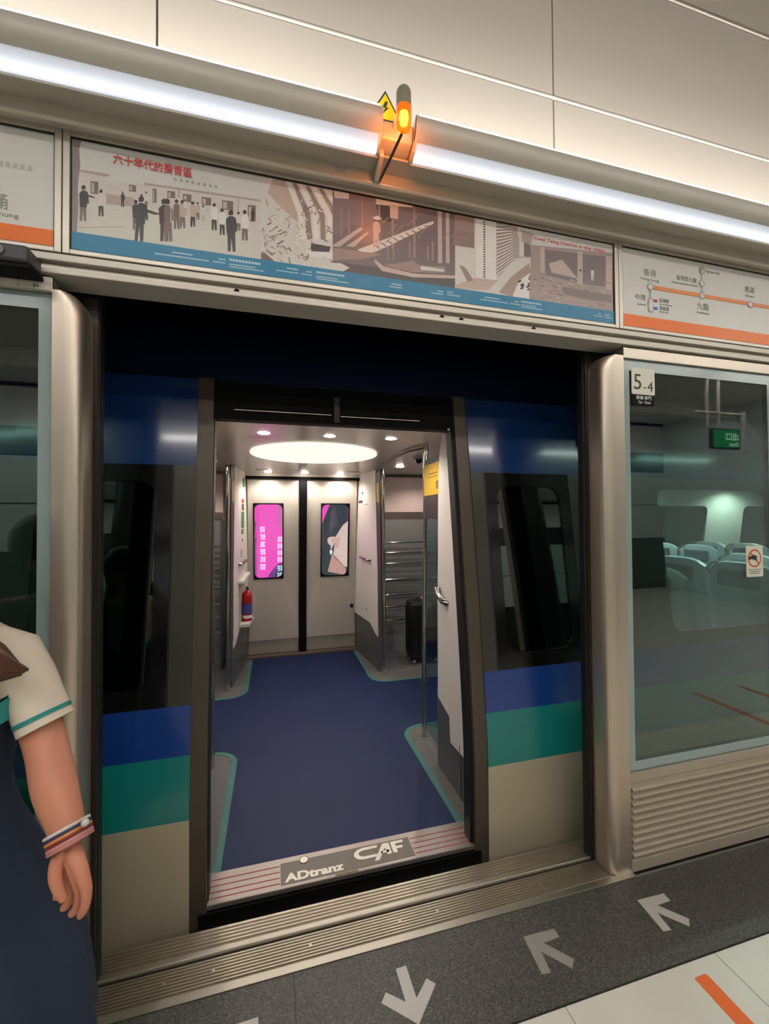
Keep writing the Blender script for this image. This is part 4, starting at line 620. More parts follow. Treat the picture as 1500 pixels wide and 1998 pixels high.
# route map on the right
MB().box(1.459, 3.479, 0.0022, 0.0058, 2.3275, 2.384).build('orange_strip', ORS, adr)
ORL = mat('map_orange_line', (222, 128, 62), 0.35, var=0.03)
MB().box(1.620, 3.4, 0.0040, 0.0058, 2.513, 2.530).build('line_print', ORL, adr)
GREYL = mat('map_grey_line', (150, 148, 142), 0.4)
def ring(mb, cx, cz, r0, r1, y, n=24, ez=1.0):
    v = []
    for r in (r1, r0): v += [(cx + r * math.cos(2 * PI * k / n), y, cz + r * ez * math.sin(2 * PI * k / n)) for k in range(n)]
    mb.add(v, [(k, (k + 1) % n, n + (k + 1) % n, n + k) for k in range(n)])
mb = MB(); mw = MB()
for cx, cz in ((1.612, 2.522), (1.910, 2.521), (2.209, 2.519), (2.52, 2.519), (2.84, 2.519), (3.16, 2.519)):
    ring(mb, cx, cz, 0.0125, 0.0165, 0.0030)
    mw.add([(cx + 0.013 * math.cos(2 * PI * k / 20), 0.0034, cz + 0.013 * math.sin(2 * PI * k / 20)) for k in range(20)], [tuple(range(20))])
def bar(mb, x0, x1, z0, z1, y): mb.add([(x0, y, z0), (x1, y, z0), (x1, y, z1), (x0, y, z1)], [(0, 1, 2, 3)])
bar(mb, 1.6105, 1.6150, 2.470, 2.506, 0.0038); bar(mb, 1.908, 1.912, 2.537, 2.56, 0.0038); bar(mb, 1.908, 1.912, 2.60, 2.625, 0.0038)
for k in range(2):
    pts = rrect(1.598 + k * 0.003, 1.628 - k * 0.003, 2.408 + k * 0.003, 2.472 - k * 0.003, 0.014 - k * 0.002)
    (mb if k == 0 else mw).add([(p[0], 0.0036 - 0.0006 * k, p[1]) for p in pts], [tuple(range(len(pts)))])
dm = [(1.890, 2.579), (1.910, 2.602), (1.930, 2.579), (1.910, 2.556)]
mb.add([(p[0], 0.0036, p[1]) for p in dm], [(0, 1, 2, 3)])
mw.add([(1.91 + (p[0] - 1.91) * 0.72, 0.0030, 2.579 + (p[1] - 2.579) * 0.72) for p in dm], [(0, 1, 2, 3)])
bar(mb, 1.898, 1.926, 2.625, 2.655, 0.0036); mw.add([(1.903, 0.003, 2.628), (1.922, 0.003, 2.628), (1.922, 0.003, 2.646)], [(0, 1, 2)])
mb.build('station_marks', GREYL, adr); mw.build('station_fill', MAPB, adr)
MB().box(1.629, 1.650, 0.0030, 0.0058, 2.458, 2.468).build('red_mark', REDP, adr)
MB().box(1.629, 1.650, 0.0030, 0.0058, 2.424, 2.434).build('blue_mark', mat('blue_print', (62, 112, 206), 0.4), adr)
GT = mat('map_grey_text', (146, 144, 138), 0.45)
for s, x, z, h, wd in (('香港', 1.577, 2.572, .034, .070), ('Hong Kong', 1.562, 2.549, .016, .100), ('中環', 1.530, 2.458, .028, .056), ('Central', 1.540, 2.434, .013, .046),
                       ('荃灣綫', 1.662, 2.462, .020, .054), ('Tsuen Wan Line', 1.662, 2.449, .009, .070), ('港島綫', 1.662, 2.427, .020, .054), ('Island Line', 1.662, 2.415, .009, .050),
                       ('香港西九龍', 1.762, 2.578, .024, .118), ('Hong Kong West Kowloon', 1.735, 2.559, .012, .150), ('High Speed Rail', 1.934, 2.636, .016, .085),
                       ('九龍', 1.880, 2.458, .036, .070), ('Kowloon', 1.880, 2.437, .016, .072), ('奧運', 2.178, 2.578, .032, .062), ('Olympic', 2.180, 2.555, .015, .058)):
    text(s, 'station_name', GT, adr, (x, 0.0050, z), h, width=wd)
# left map: only its right end is in view
MB().box(-2.62, -0.6405, 0.0022, 0.0058, 2.3275, 2.381).build('orange_strip', ORS, adl)
text('東涌', 'station_name', GT, adl, (-0.862, 0.0050, 2.428), 0.050, width=0.100)
text('Tung Chung', 'station_name', GT, adl, (-0.862, 0.0050, 2.403), 0.020, width=0.128)
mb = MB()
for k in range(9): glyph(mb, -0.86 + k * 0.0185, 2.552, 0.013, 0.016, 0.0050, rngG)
mb.build('mirrored_sign_marks', mat('mirrored_sign_grey', (176, 174, 167), 0.45), adl)  # painted reflection of a sign opposite, not lettering of the map

# ================================================================== HEADER: BEAM AND LIGHTS
hb = thing('header_beam', (0.393, 0.0, 2.68), 'pale metal header rail and soffit above the advert panels', 'header')
MB().box(XL, XR, 0.03, 0.14, 2.32, 2.76).build('core', BLACK, hb)
for a, b in ((3.505, XR), (XL, -2.655)): MB().box(a, b, -0.004, 0.03, 2.313, 2.698).build('cover_panel', FRAME, hb, bevel=0.003)
HDRP = mat('header_grey_paint', (186, 181, 170), 0.42, 0.15, var=0.03, scale=5)
MB().prism([(-0.045, 2.690), (-0.036, 2.684), (0.06, 2.712), (0.06, 2.76), (-0.045, 2.735)], 0, XL, XR).build('mounting_rail', ALUP, hb, bevel=0.002)
MB().prism([(-0.045, 2.730), (-0.118, 2.724), (-0.118, 2.731), (-0.045, 2.742)], 0, XL, XR).build('soffit', HDRP, hb)
MB().prism([(-0.04, 2.74), (-0.10, 2.74), (-0.155, 2.815), (-0.04, 2.815)], 0, XL, XR).build('light_spine', DKGREY, hb)
o = MB().box(0.205, 0.245, -0.0462, -0.0445, 2.703, 2.722).build('label_plate', mat('blue_grey_label', (160, 166, 172), 0.4), hb)
MB().prism([(-0.044, 2.688), (-0.060, 2.688), (-0.128, 2.718), (-0.128, 2.752), (-0.044, 2.752)], 0, 0.342, 0.360).build('bracket', ALUP, hb, bevel=0.004)
MB().prism([(-0.09, 2.735), (-0.165, 2.745), (-0.178, 2.79), (-0.15, 2.81), (-0.09, 2.81)], 0, 0.340, 0.447).build('junction_box', HDRP, hb, bevel=0.004)

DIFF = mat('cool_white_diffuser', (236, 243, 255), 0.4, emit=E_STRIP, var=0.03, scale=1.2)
# fade towards the upper edge is put into the emission, without a tube
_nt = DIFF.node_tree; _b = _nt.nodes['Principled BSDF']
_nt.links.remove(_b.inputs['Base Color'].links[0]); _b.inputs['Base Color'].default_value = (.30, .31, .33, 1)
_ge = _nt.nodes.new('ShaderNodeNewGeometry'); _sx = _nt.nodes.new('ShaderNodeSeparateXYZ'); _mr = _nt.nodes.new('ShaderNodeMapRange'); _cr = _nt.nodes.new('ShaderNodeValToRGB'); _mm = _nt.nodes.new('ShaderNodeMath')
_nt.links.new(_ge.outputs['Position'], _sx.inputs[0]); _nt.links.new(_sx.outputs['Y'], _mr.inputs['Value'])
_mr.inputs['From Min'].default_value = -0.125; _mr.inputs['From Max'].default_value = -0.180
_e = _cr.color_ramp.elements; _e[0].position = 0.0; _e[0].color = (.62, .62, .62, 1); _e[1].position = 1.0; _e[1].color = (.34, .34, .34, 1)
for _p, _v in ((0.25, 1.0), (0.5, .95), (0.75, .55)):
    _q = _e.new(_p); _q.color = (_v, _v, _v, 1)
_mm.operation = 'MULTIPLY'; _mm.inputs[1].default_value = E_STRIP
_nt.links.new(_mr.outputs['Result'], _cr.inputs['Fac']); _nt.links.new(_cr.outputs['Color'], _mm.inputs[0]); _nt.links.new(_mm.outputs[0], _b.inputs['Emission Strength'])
COVE = mat('cove_diffuser', (255, 248, 240), 0.5, emit=E_COVE, var=0.01)
def strip(x0, x1, label):
    t = thing('strip_light', ((x0 + x1) / 2, -0.15, 2.71), label, 'strip light', 'strip lights along the header')
    MB().prism([(-0.116, 2.713), (-0.125, 2.711), (-0.127, 2.722), (-0.118, 2.735)], 0, x0, x1).build('lower_rail', ALUP, t)
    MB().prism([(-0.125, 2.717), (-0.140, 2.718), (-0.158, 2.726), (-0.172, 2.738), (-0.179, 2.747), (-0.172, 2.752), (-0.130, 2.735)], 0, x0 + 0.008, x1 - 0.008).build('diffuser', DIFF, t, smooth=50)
    MB().prism([(-0.178, 2.743), (-0.190, 2.755), (-0.199, 2.775), (-0.203, 2.798), (-0.201, 2.812), (-0.193, 2.813), (-0.193, 2.797), (-0.186, 2.775), (-0.172, 2.754)], 0, x0, x1).build('fascia', HDRP, t, smooth=50)
    MB().prism([(-0.194, 2.811), (-0.201, 2.812), (-0.199, 2.819), (-0.150, 2.833), (-0.060, 2.833), (-0.060, 2.812)], 0, x0 + 0.01, x1 - 0.01).build('cove_diffuser', COVE, t)
    for xc in ((x1 - 0.008, x1), (x0, x0 + 0.008)):
        MB().prism([(-0.118, 2.713), (-0.140, 2.714), (-0.162, 2.724), (-0.182, 2.744), (-0.203, 2.785), (-0.203, 2.812), (-0.10, 2.812), (-0.10, 2.74)], 0, *xc).build('end_cap', ALUP, t)
    return t
strip(-5.9, 0.338, 'bright strip light with curved fascia left of the orange lamp')
strip(0.449, 8.0, 'bright strip light with curved fascia right of the orange lamp')

# orange door lamp
lp = thing('warning_lamp', (0.386, -0.262, 2.684), 'lit orange warning lamp on a grey capsule post', 'lamp')
r = 0.0235; Z0 = 2.684
LENS = mat('lit_orange_lens', (255, 92, 8), 0.25, emit=1.6, var=0.02)
_nt = LENS.node_tree; _out = _nt.nodes['Material Output']; _tr = _nt.nodes.new('ShaderNodeBsdfTransparent'); _mx = _nt.nodes.new('ShaderNodeMixShader')
_tr.inputs[0].default_value = (1.0, 0.55, 0.2, 1); _mx.inputs[0].default_value = 0.42
_nt.links.new(_nt.nodes['Principled BSDF'].outputs[0], _mx.inputs[1]); _nt.links.new(_tr.outputs[0], _mx.inputs[2]); _nt.links.new(_mx.outputs[0], _out.inputs['Surface'])
BULB = mat('lamp_bulb', (255, 186, 84), 0.3, emit=16.0, var=0.02)
MB().lathe([(0.0, 0)] + [(r * math.sin(a), r * 1.1 * (1 - math.cos(a))) for a in [PI / 2 * k / 7 for k in range(1, 8)]] + [(r, 0.070), (r * 0.97, 0.073)], 0.386, -0.262, 24, 2, Z0).build('lens', LENS, lp, smooth=50)
MB().lathe([(0.0, 0.018), (0.011, 0.026), (0.0150, 0.044), (0.0135, 0.058), (0.0, 0.068)], 0.386, -0.262, 16, 2, Z0).build('bulb', BULB, lp, smooth=60)
MB().lathe([(r * 0.98, 0.073), (r * 0.98, 0.118)] + [(r * 0.98 * math.cos(a), 0.118 + r * 0.95 * math.sin(a)) for a in [PI / 2 * k / 7 for k in range(1, 8)]], 0.386, -0.262, 24, 2, Z0).build('post', mat('grey_lamp_post', (140, 132, 116), 0.45), lp, smooth=50)
MB().tube([(0.384, -0.256, 2.690), (0.376, -0.17, 2.693), (0.362, -0.052, 2.694)], 0.0048, 8).build('stay_rod', DKGREY, lp)
MB().box(0.377, 0.395, -0.245, -0.150, 2.772, 2.790).build('arm', HDRP, lp)
ld = bpy.data.lights.new('lamp_glow', 'POINT'); ld.energy = 0.7; ld.color = (1.0, 0.28, 0.03); ld.shadow_soft_size = 0.02
lo = bpy.data.objects.new('lamp_glow', ld); COL.objects.link(lo); lo.parent = lp; lo.location = (0, 0.045, 0.02)

# high-voltage triangle
tri = thing('warning_triangle', (0.362, -0.14, 2.829), 'yellow electricity warning triangle behind the orange lamp', 'sign')
def tri_pts(s, dz=0): 
    h = 0.104 * s; cz = 2.829 + 0.104 / 3
    return [(0.362 - 0.06 * s, cz - h / 3), (0.362 + 0.06 * s, cz - h / 3), (0.362, cz + 2 * h / 3)]
MB().prism(tri_pts(1.0), 1, -0.1385, -0.1365).build('plate', INK, tri)
MB().prism(tri_pts(0.84), 1, -0.1392, -0.1384).build('yellow_field', mat('warning_yellow', (240, 186, 20), 0.4, var=0.02), tri)
MB().prism([(0.362, 2.897), (0.350, 2.871), (0.361, 2.874), (0.353, 2.852), (0.374, 2.876), (0.364, 2.874), (0.370, 2.893)], 1, -0.1400, -0.1391).build('bolt_symbol', INK, tri)

# ================================================================== TRAIN
def g(z): return 0.30 + (0.205 * ((z - 0.4) / 1.72) ** 1.2 if z > 0.4 else 0.0)
def gn(off): return lambda z: g(z) + off
def gf(off): return lambda z: 3.65 - g(z) + off
def sheet(mb, x0, x1, z0, z1, prof, t=0.012, n=None):
    n = n or max(1, int((z1 - z0) / 0.12))
    zs = [z0 + (z1 - z0) * k / n for k in range(n + 1)]
    A = [(x0, prof(z), z) for z in zs]; B = [(x1, prof(z), z) for z in zs]
    A2 = [(x0, prof(z) + t, z) for z in zs]; B2 = [(x1, prof(z) + t, z) for z in zs]
    m = n + 1; vs = A + B + A2 + B2; fs = []
    for k in range(n):
        fs += [(k, m + k, m + k + 1, k + 1), (2 * m + k, 2 * m + k + 1, 3 * m + k + 1, 3 * m + k),
               (k, k + 1, 2 * m + k + 1, 2 * m + k), (m + k, 3 * m + k, 3 * m + k + 1, m + k + 1)]
    fs += [(0, 2 * m, 3 * m, m), (n, m + n, 3 * m + n, 2 * m + n)]
    return mb.add(vs, fs)
def ring_loops(ox0, ox1, oz0, oz1, ix0, ix1, iz0, iz1, r, ns=8, na=8):
    I = []; O = []
    def seg(p, q, P, Q, n):
        for k in range(n):
            f = k / n; I.append((p[0] + (q[0] - p[0]) * f, p[1] + (q[1] - p[1]) * f)); O.append((P[0] + (Q[0] - P[0]) * f, P[1] + (Q[1] - P[1]) * f))
    def arc(cx, cz, a0, Ps, C, Pe):
        for k in range(na):
            a = math.radians(a0 + 90 * k / na); I.append((cx + r * math.cos(a), cz + r * math.sin(a)))
            f = k / na * 2
            O.append((Ps[0] + (C[0] - Ps[0]) * f, Ps[1] + (C[1] - Ps[1]) * f) if f <= 1 else (C[0] + (Pe[0] - C[0]) * (f - 1), C[1] + (Pe[1] - C[1]) * (f - 1)))
    seg((ix1, iz0 + r), (ix1, iz1 - r), (ox1, iz0 + r), (ox1, iz1 - r), ns)
    arc(ix1 - r, iz1 - r, 0, (ox1, iz1 - r), (ox1, oz1), (ix1 - r, oz1))
    seg((ix1 - r, iz1), (ix0 + r, iz1), (ix1 - r, oz1), (ix0 + r, oz1), 2)
    arc(ix0 + r, iz1 - r, 90, (ix0 + r, oz1), (ox0, oz1), (ox0, iz1 - r))
    seg((ix0, iz1 - r), (ix0, iz0 + r), (ox0, iz1 - r), (ox0, iz0 + r), ns)
    arc(ix0 + r, iz0 + r, 180, (ox0, iz0 + r), (ox0, oz0), (ix0 + r, oz0))
    seg((ix0 + r, iz0), (ix1 - r, iz0), (ix0 + r, oz0), (ix1 - r, oz0), 2)
    arc(ix1 - r, iz0 + r, 270, (ix1 - r, oz0), (ox1, oz0), (ox1, iz0 + r))
    return O, I
def ringsheet(mb, O, I, prof, t=0.012):
    n = len(O)
    def lay(L, d): return [(p[0], prof(p[1]) + d, p[1]) for p in L]
    vs = lay(O, 0) + lay(I, 0) + lay(O, t) + lay(I, t)
    fs = []
    for k in range(n):
        j = (k + 1) % n
        fs += [(k, j, n + j, n + k), (2 * n + k, 3 * n + k, 3 * n + j, 2 * n + j), (n + k, n + j, 3 * n + j, 3 * n + k), (k, 2 * n + k, 2 * n + j, j)]
    return mb.add(vs, fs)

NAVY = mat('train_blue_paint', (26, 54, 106), 0.16, var=0.05, scale=2, coat=1.0)
NAVY2 = mat('train_stripe_blue', (22, 58, 130), 0.25, var=0.06, scale=3, coat=0.4)
TEALP = mat('train_stripe_teal', (20, 122, 118), 0.28, var=0.06, scale=3, coat=0.3)
CREAM = mat('train_skirt_metal', (192, 180, 154), 0.40, 0.3, var=0.10, scale=4, rvar=0.05)
MIDB = mat('train_window_band', (66, 64, 58), 0.28, 0.2, var=0.05, scale=2)
WSUR = mat('window_surround', (16, 16, 16), 0.12, var=0.1)
LEAFG = glass('tinted_train_glass', (0.30, 0.42, 0.40), 1.5, 0.0, 3.2)
SALG = glass('saloon_window_glass', (0.86, 0.98, 0.96), 1.5)
BRONZE = mat('door_frame_bronze', (84, 74, 62), 0.42, 0.3, var=0.08, scale=4)
GREYF = mat('grey_train_floor', (92, 88, 84), 0.55, var=0.15, scale=40)
BLUEF = mat('blue_train_floor', (20, 33, 70), 0.55, var=0.18, scale=5, bump=0.02, spec=0.3)
TEALF = mat('teal_floor_edging', (58, 108, 100), 0.5, var=0.08)
KICK = mat('grey_kick_panel', (96, 93, 90), 0.35, 0.3, var=0.06)
CEILT = mat('train_ceiling', (222, 213, 206), 0.25, var=0.02)

TCX = 0.318
tr = thing('train_car', (TCX, 1.83, -0.15), 'blue and teal train car standing with its doors open', 'train')
TX0, TX1 = -6.0, 8.6
DX0, DX1 = -0.255, 0.885
pb = gn(0.055)
# near body side in livery bands, window band with openings
for nm, z0, z1, m_ in (('skirt_panel', -0.11, 0.35, CREAM), ('teal_stripe', 0.35, 0.59, TEALP), ('blue_stripe', 0.59, 0.78, NAVY2), ('upper_panel', 1.73, 2.12, NAVY)):
    for x0, x1 in ((TX0, -0.30), (0.93, TX1)):
        sheet(MB(), x0, x1, z0, z1, pb, 0.02).build(nm, m_, tr, smooth=30)
NW = [(-5.2, -3.9), (-3.4, -2.1), (2.17, 3.05), (3.45, 4.75), (5.15, 6.45), (6.85, 8.15)]
edges = [(TX0, -0.30, [q for q in NW if q[1] < 0]), (0.93, TX1, [q for q in NW if q[0] > 0])]
for x0, x1, ws in edges:
    cur = x0
    for k, (a, b) in enumerate(ws):
        nx = (b + ws[k + 1][0]) / 2 if k + 1 < len(ws) else x1
        if a - cur > 0.35:
            sheet(MB(), cur, a - 0.12, 0.78, 1.73, pb, 0.02).build('window_band', MIDB, tr, smooth=30); cur = a - 0.12
        O, I = ring_loops(cur, nx, 0.78, 1.73, a, b, 0.855, 1.665, 0.07)
        wb = ringsheet(MB(), O, I, pb, 0.02).build('window_band', MIDB, tr, smooth=30)
        sheet(MB(), a - 0.03, b + 0.03, 0.83, 1.69, gn(0.078), 0.006).build('window_pane', SALG, wb, smooth=30)
        cur = nx
# roof shoulder above the door line
def shoulder(z): return 0.555 + 0.02 + (0.9 * max(0, z - 2.12)) ** 1.6
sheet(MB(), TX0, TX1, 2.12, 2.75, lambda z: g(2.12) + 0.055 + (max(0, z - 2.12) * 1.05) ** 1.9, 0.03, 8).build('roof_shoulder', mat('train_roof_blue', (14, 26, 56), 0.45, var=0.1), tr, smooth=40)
MB().box(TX0, TX1, 0.95, 2.70, 2.72, 2.80).build('roof', DKGREY, tr)
sheet(MB(), DX0 - 0.06, DX1 + 0.06, 2.055, 2.13, gn(0.04), 0.03, 2).build('door_header', mat('door_header_shaded', (10, 12, 18), 0.5, spec=0.2), tr)  # shade under the lintel is put into this darkened colour

# exterior sliding leaves, parked open
def leaf(x0, x1, wx0, wx1, side):
    t = MB()
    p = gn(0.0)
    base = sheet(MB(), x0, x1, -0.11, 0.35, p, 0.035).build('door_leaf', CREAM, tr, smooth=30)
    sheet(MB(), x0, x1, 0.35, 0.59, p, 0.035).build('teal_stripe', TEALP, base, smooth=30)
    sheet(MB(), x0, x1, 0.59, 0.775, p, 0.035).build('blue_stripe', NAVY2, base, smooth=30)
    sheet(MB(), x0, x1, 1.733, 2.12, p, 0.035).build('blue_panel', NAVY, base, smooth=30)
    for a, b in ((x0, wx0), (wx1, x1)):
        sheet(MB(), a, b, 0.775, 1.733, p, 0.035).build('side_panel', MIDB, base, smooth=30)
    O, I = ring_loops(wx0, wx1, 0.775, 1.733, wx0 + 0.062, wx1 - 0.062, 0.85, 1.665, 0.07)
    ringsheet(MB(), O, I, gn(0.002), 0.03).build('window_surround', WSUR, base, smooth=30)
    sheet(MB(), wx0 + 0.05, wx1 - 0.05, 0.84, 1.675, gn(0.010), 0.006).build('window_pane', LEAFG, base, smooth=30)
    xe = x1 if side > 0 else x0
    mb = MB()
    sheet(mb, wx1 - 0.004 if side > 0 else wx0 - 0.004, wx1 + 0.004 if side > 0 else wx0 + 0.004, 0.775, 1.733, gn(-0.0012), 0.004).build('window_seal', RUBBER, base)
    a, b = (xe, xe + 0.062) if side > 0 else (xe - 0.066, xe)
    sheet(MB(), a, b, -0.125, 2.13, gn(0.006), 0.05).build('edge_post', BRONZE, base, smooth=30)
    a, b = (xe + 0.062, xe + 0.066) if side > 0 else (xe - 0.082, xe - 0.066)
    sheet(MB(), a, b, -0.10, 2.10, gn(0.03), 0.06).build('edge_rubber', RUBBER, base, smooth=30)
leaf(-0.97, -0.318, -0.885, -0.405, 1)
leaf(0.955, 1.60, 1.03, 1.525, -1)
# pocket behind the parked leaves is dark; door head gear
MB().box(DX0, DX1, 0.50, 0.56, 1.95, 2.07).build('door_gear_case', BLACK, tr)  # black deepened to carry the shade that the header casts here
MB().tube([(-0.17, 0.492, 1.992), (0.262, 0.492, 1.992)], 0.004, 8).build('gear_rod', CHROME, tr)
MB().tube([(0.305, 0.492, 1.988), (0.70, 0.492, 1.988)], 0.004, 8).build('gear_rod', CHROME, tr)
MB().box(0.272, 0.300, 0.480, 0.502, 1.955, 2.075).build('gear_bracket', DKFR, tr, bevel=0.003)
MB().lathe([(0.008, 0), (0.008, 0.012)], 0.855, 0.49, 10, 2, 1.945).build('gear_stop', ALU, tr)

# door sill with red lines and maker's plate
SILLA = mat('train_sill_aluminium', (150, 139, 132), 0.36, 0.7, var=0.10, scale=20, stretch=(0.2, 1, 1))
sl = MB().box(-0.270, 0.905, 0.312, 0.470, -0.02, 0.0).build('sill_plate', SILLA, tr, bevel=0.003)
REDL = mat('sill_red_line', (150, 44, 48), 0.5, var=0.1)
for k, y in enumerate((0.338, 0.366, 0.396, 0.426)):
    for a, b in ((-0.268, 0.020), (0.612, 0.900)):
        MB().box(a, b, y, y + 0.0042, -0.001, 0.0008).build('red_line', REDL, sl)
MB().box(0.024, 0.606, 0.328, 0.440, -0.001, 0.0010).build('maker_plate', mat('etched_sill_plate', (104, 98, 90), 0.45, 0.6, var=0.08, scale=15), sl, bevel=0.0004)
LET = mat('raised_letter_metal', (192, 184, 172), 0.35, 0.6, var=0.04)
text('ADtranz', 'letters', LET, sl, (0.040, 0.339, 0.0012), 0.056, width=0.248, rot=(0, 0, 0), depth=0.0006, bold=0.0022)
MB().lathe([(0.021, 0), (0.021, 0.0016)], 0.124, 0.434, 24, 2, 0.0008).build('emblem_rim', mat('etched_rim', (84, 79, 72), 0.5), sl)
MB().lathe([(0.0165, 0), (0.0165, 0.0022)], 0.124, 0.434, 24, 2, 0.0008).build('emblem_dot', LET, sl)
# CAF lettering: C drawn as a long lens shape with A and F
def flat(poly, nm): MB().prism(poly, 2, 0.0008, 0.0022).build(nm, LET, sl)
C_out = [(0.455, 0.430), (0.385, 0.430), (0.358, 0.423), (0.343, 0.408), (0.341, 0.390), (0.352, 0.374), (0.375, 0.366), (0.438, 0.366)]
C_in = [(0.444, 0.381), (0.385, 0.381), (0.367, 0.388), (0.361, 0.398), (0.366, 0.409), (0.385, 0.415), (0.448, 0.415)]
flat(C_out + C_in, 'letters')
flat([(0.424, 0.345), (0.446, 0.345), (0.480, 0.400), (0.488, 0.400), (0.488, 0.366), (0.508, 0.366), (0.508, 0.430), (0.478, 0.430)], 'letters')
flat([(0.458, 0.378), (0.500, 0.378), (0.500, 0.390), (0.466, 0.390)], 'letters')
flat([(0.516, 0.366), (0.536, 0.366), (0.536, 0.387), (0.566, 0.387), (0.566, 0.400), (0.536, 0.400), (0.536, 0.416), (0.574, 0.416), (0.574, 0.430), (0.516, 0.430)], 'letters')
MB().prism(rrect(0.245, 0.345, 0.3155, 0.3235, 0.0035), 2, 0.0002, 0.0016).build('maker_tab', mat('brass_tab', (110, 98, 70), 0.45, 0.6), sl)
MB().box(DX0 - 0.03, DX1 + 0.03, 0.30, 0.35, -0.075, -0.022).build('step_riser', BLACK, tr)
MB().box(DX0 - 0.03, DX1 + 0.03, 0.276, 0.33, -0.085, -0.078).build('step_nosing', ALU, tr, bevel=0.002)
MB().box(TX0, TX1, 0.33, 3.32, -0.55, -0.09).build('underframe', BLACK, tr)

# interior floor: grey bays, blue crossing, teal edging
fl = MB().box(TX0, TX1, 0.36, 3.29, -0.06, -0.006).build('interior_floor', GREYF, tr)
def corner(cx, cy, r, a0, a1, n=7): return [(cx + r * math.cos(math.radians(a0 + (a1 - a0) * k / n)), cy + r * math.sin(math.radians(a0 + (a1 - a0) * k / n))) for k in range(n + 1)]
def cross(d):
    # d: inset. corners run round the grey bays
    a, b, y0, y1, r = -0.258 + d, 0.903 - d, 1.425 + d, 2.318 - d, 0.125 + d
    P = [(a, 0.470), (b, 0.470)]
    P += corner(b + r, y0 - r, r, 180, 90) + [(TX1 - 0.05, y0), (TX1 - 0.05, y1)] + corner(b + r, y1 + r, r, 270, 180)
    P += [(b, 3.29), (a, 3.29)] + corner(a - r, y1 + r, r, 0, -90) + [(TX0 + 0.05, y1), (TX0 + 0.05, y0)] + corner(a - r, y0 - r, r, 90, 0)
    return P
MB().prism(cross(0.0), 2, -0.006, -0.004).build('teal_edging', TEALF, fl)
MB().prism(cross(0.034), 2, -0.004, -0.0025).build('blue_floor', BLUEF, fl)

# ceiling with round light, downlights, grilles, arcs and camera dome
ce = MB().box(TX0, TX1, 0.56, 3.12, 2.0, 2.03).build('interior_ceiling', CEILT, tr)
MB().box(DX0 - 0.3, DX1 + 0.3, 0.56, 1.12, 1.994, 2.001).build('ceiling_panel', CEILT, ce, bevel=0.003)
DISC = mat('lit_ceiling_disc', (250, 246, 232), 0.5, emit=E_DISC, var=0.02)
def disc(cx, cy):
    prof = [(0.0, 0.045)] + [(0.45 * k / 8, 0.045 - 0.040 * (k / 8) ** 2.2) for k in range(1, 9)] + [(0.462, 0.0), (0.462, -0.004), (0.470, -0.002)]
    o = MB().lathe(prof, cx, cy, 48, 2, 1.992).build('round_ceiling_light', DISC, ce, smooth=60)
disc(0.30, 1.72); disc(2.75, 1.80); disc(-2.1, 1.80); disc(5.2, 1.8)
SPOTE = mat('downlight_lens', (255, 244, 230), 0.5, emit=E_DOWN, var=0.01)
DL = [(-0.055, 0.998), (0.319, 1.0), (0.695, 0.995), (-0.060, 3.00), (0.314, 3.02), (0.698, 3.04), (1.154, 2.313), (-0.52, 2.313), (1.75, 1.0), (1.55, 2.62), (-1.1, 1.0), (-0.95, 2.62),  # those above the luggage racks are added to brighten the bays
      (3.6, 1.0), (3.6, 2.8), (4.6, 1.0), (4.6, 2.8), (6.4, 1.0), (6.4, 2.8)]
for x, y in DL:
    MB().lathe([(0.026, 0), (0.030, -0.003), (0.034, -0.001), (0.034, 0.004)], x, y, 20, 2, 1.9945).build('downlight', SPOTE, ce, smooth=40)
    d = bpy.data.lights.new('downlight_beam', 'SPOT'); d.energy = P_DOWN * (1.0 if x < 2 else 6.0); d.spot_size = math.radians(150); d.spot_blend = 0.6; d.shadow_soft_size = 0.03; d.color = (1.0, 0.93, 0.86)
    o = bpy.data.objects.new('downlight_beam', d); COL.objects.link(o); o.parent = ce; o.location = Vector((x, y, 1.975)) - W[ce.name]
for x, y in ((-0.09, 1.12), (-0.11, 2.84), (0.80, 2.84)):
    for k in range(6): MB().box(x - 0.06 + k * 0.02, x - 0.048 + k * 0.02, y - 0.03, y + 0.03, 1.9965, 2.0).build('grille_slot', DKGREY, ce)
MB().tube([(1.013, 2.547, 1.988), (0.965, 2.167, 1.988), (0.925, 1.70, 1.988), (0.938, 1.40, 1.988), (1.0, 1.22, 1.988)], 0.006, 8).build('ceiling_rail', DKGREY, ce)
MB().tube([(-0.427, 2.571, 1.988), (-0.404, 2.0, 1.988), (-0.386, 1.53, 1.988), (-0.372, 1.22, 1.988)], 0.006, 8).build('ceiling_rail', DKGREY, ce)
MB().lathe([(0.045, 0.0), (0.045, -0.012), (0.040, -0.016)], 1.142, 1.743, 20, 2, 2.0).build('camera_base', ALUP, ce, smooth=40)
MB().lathe([(0.032, -0.014), (0.030, -0.030), (0.018, -0.044), (0.0, -0.048)], 1.142, 1.743, 20, 2, 2.0).build('camera_dome', WSUR, ce, smooth=60)

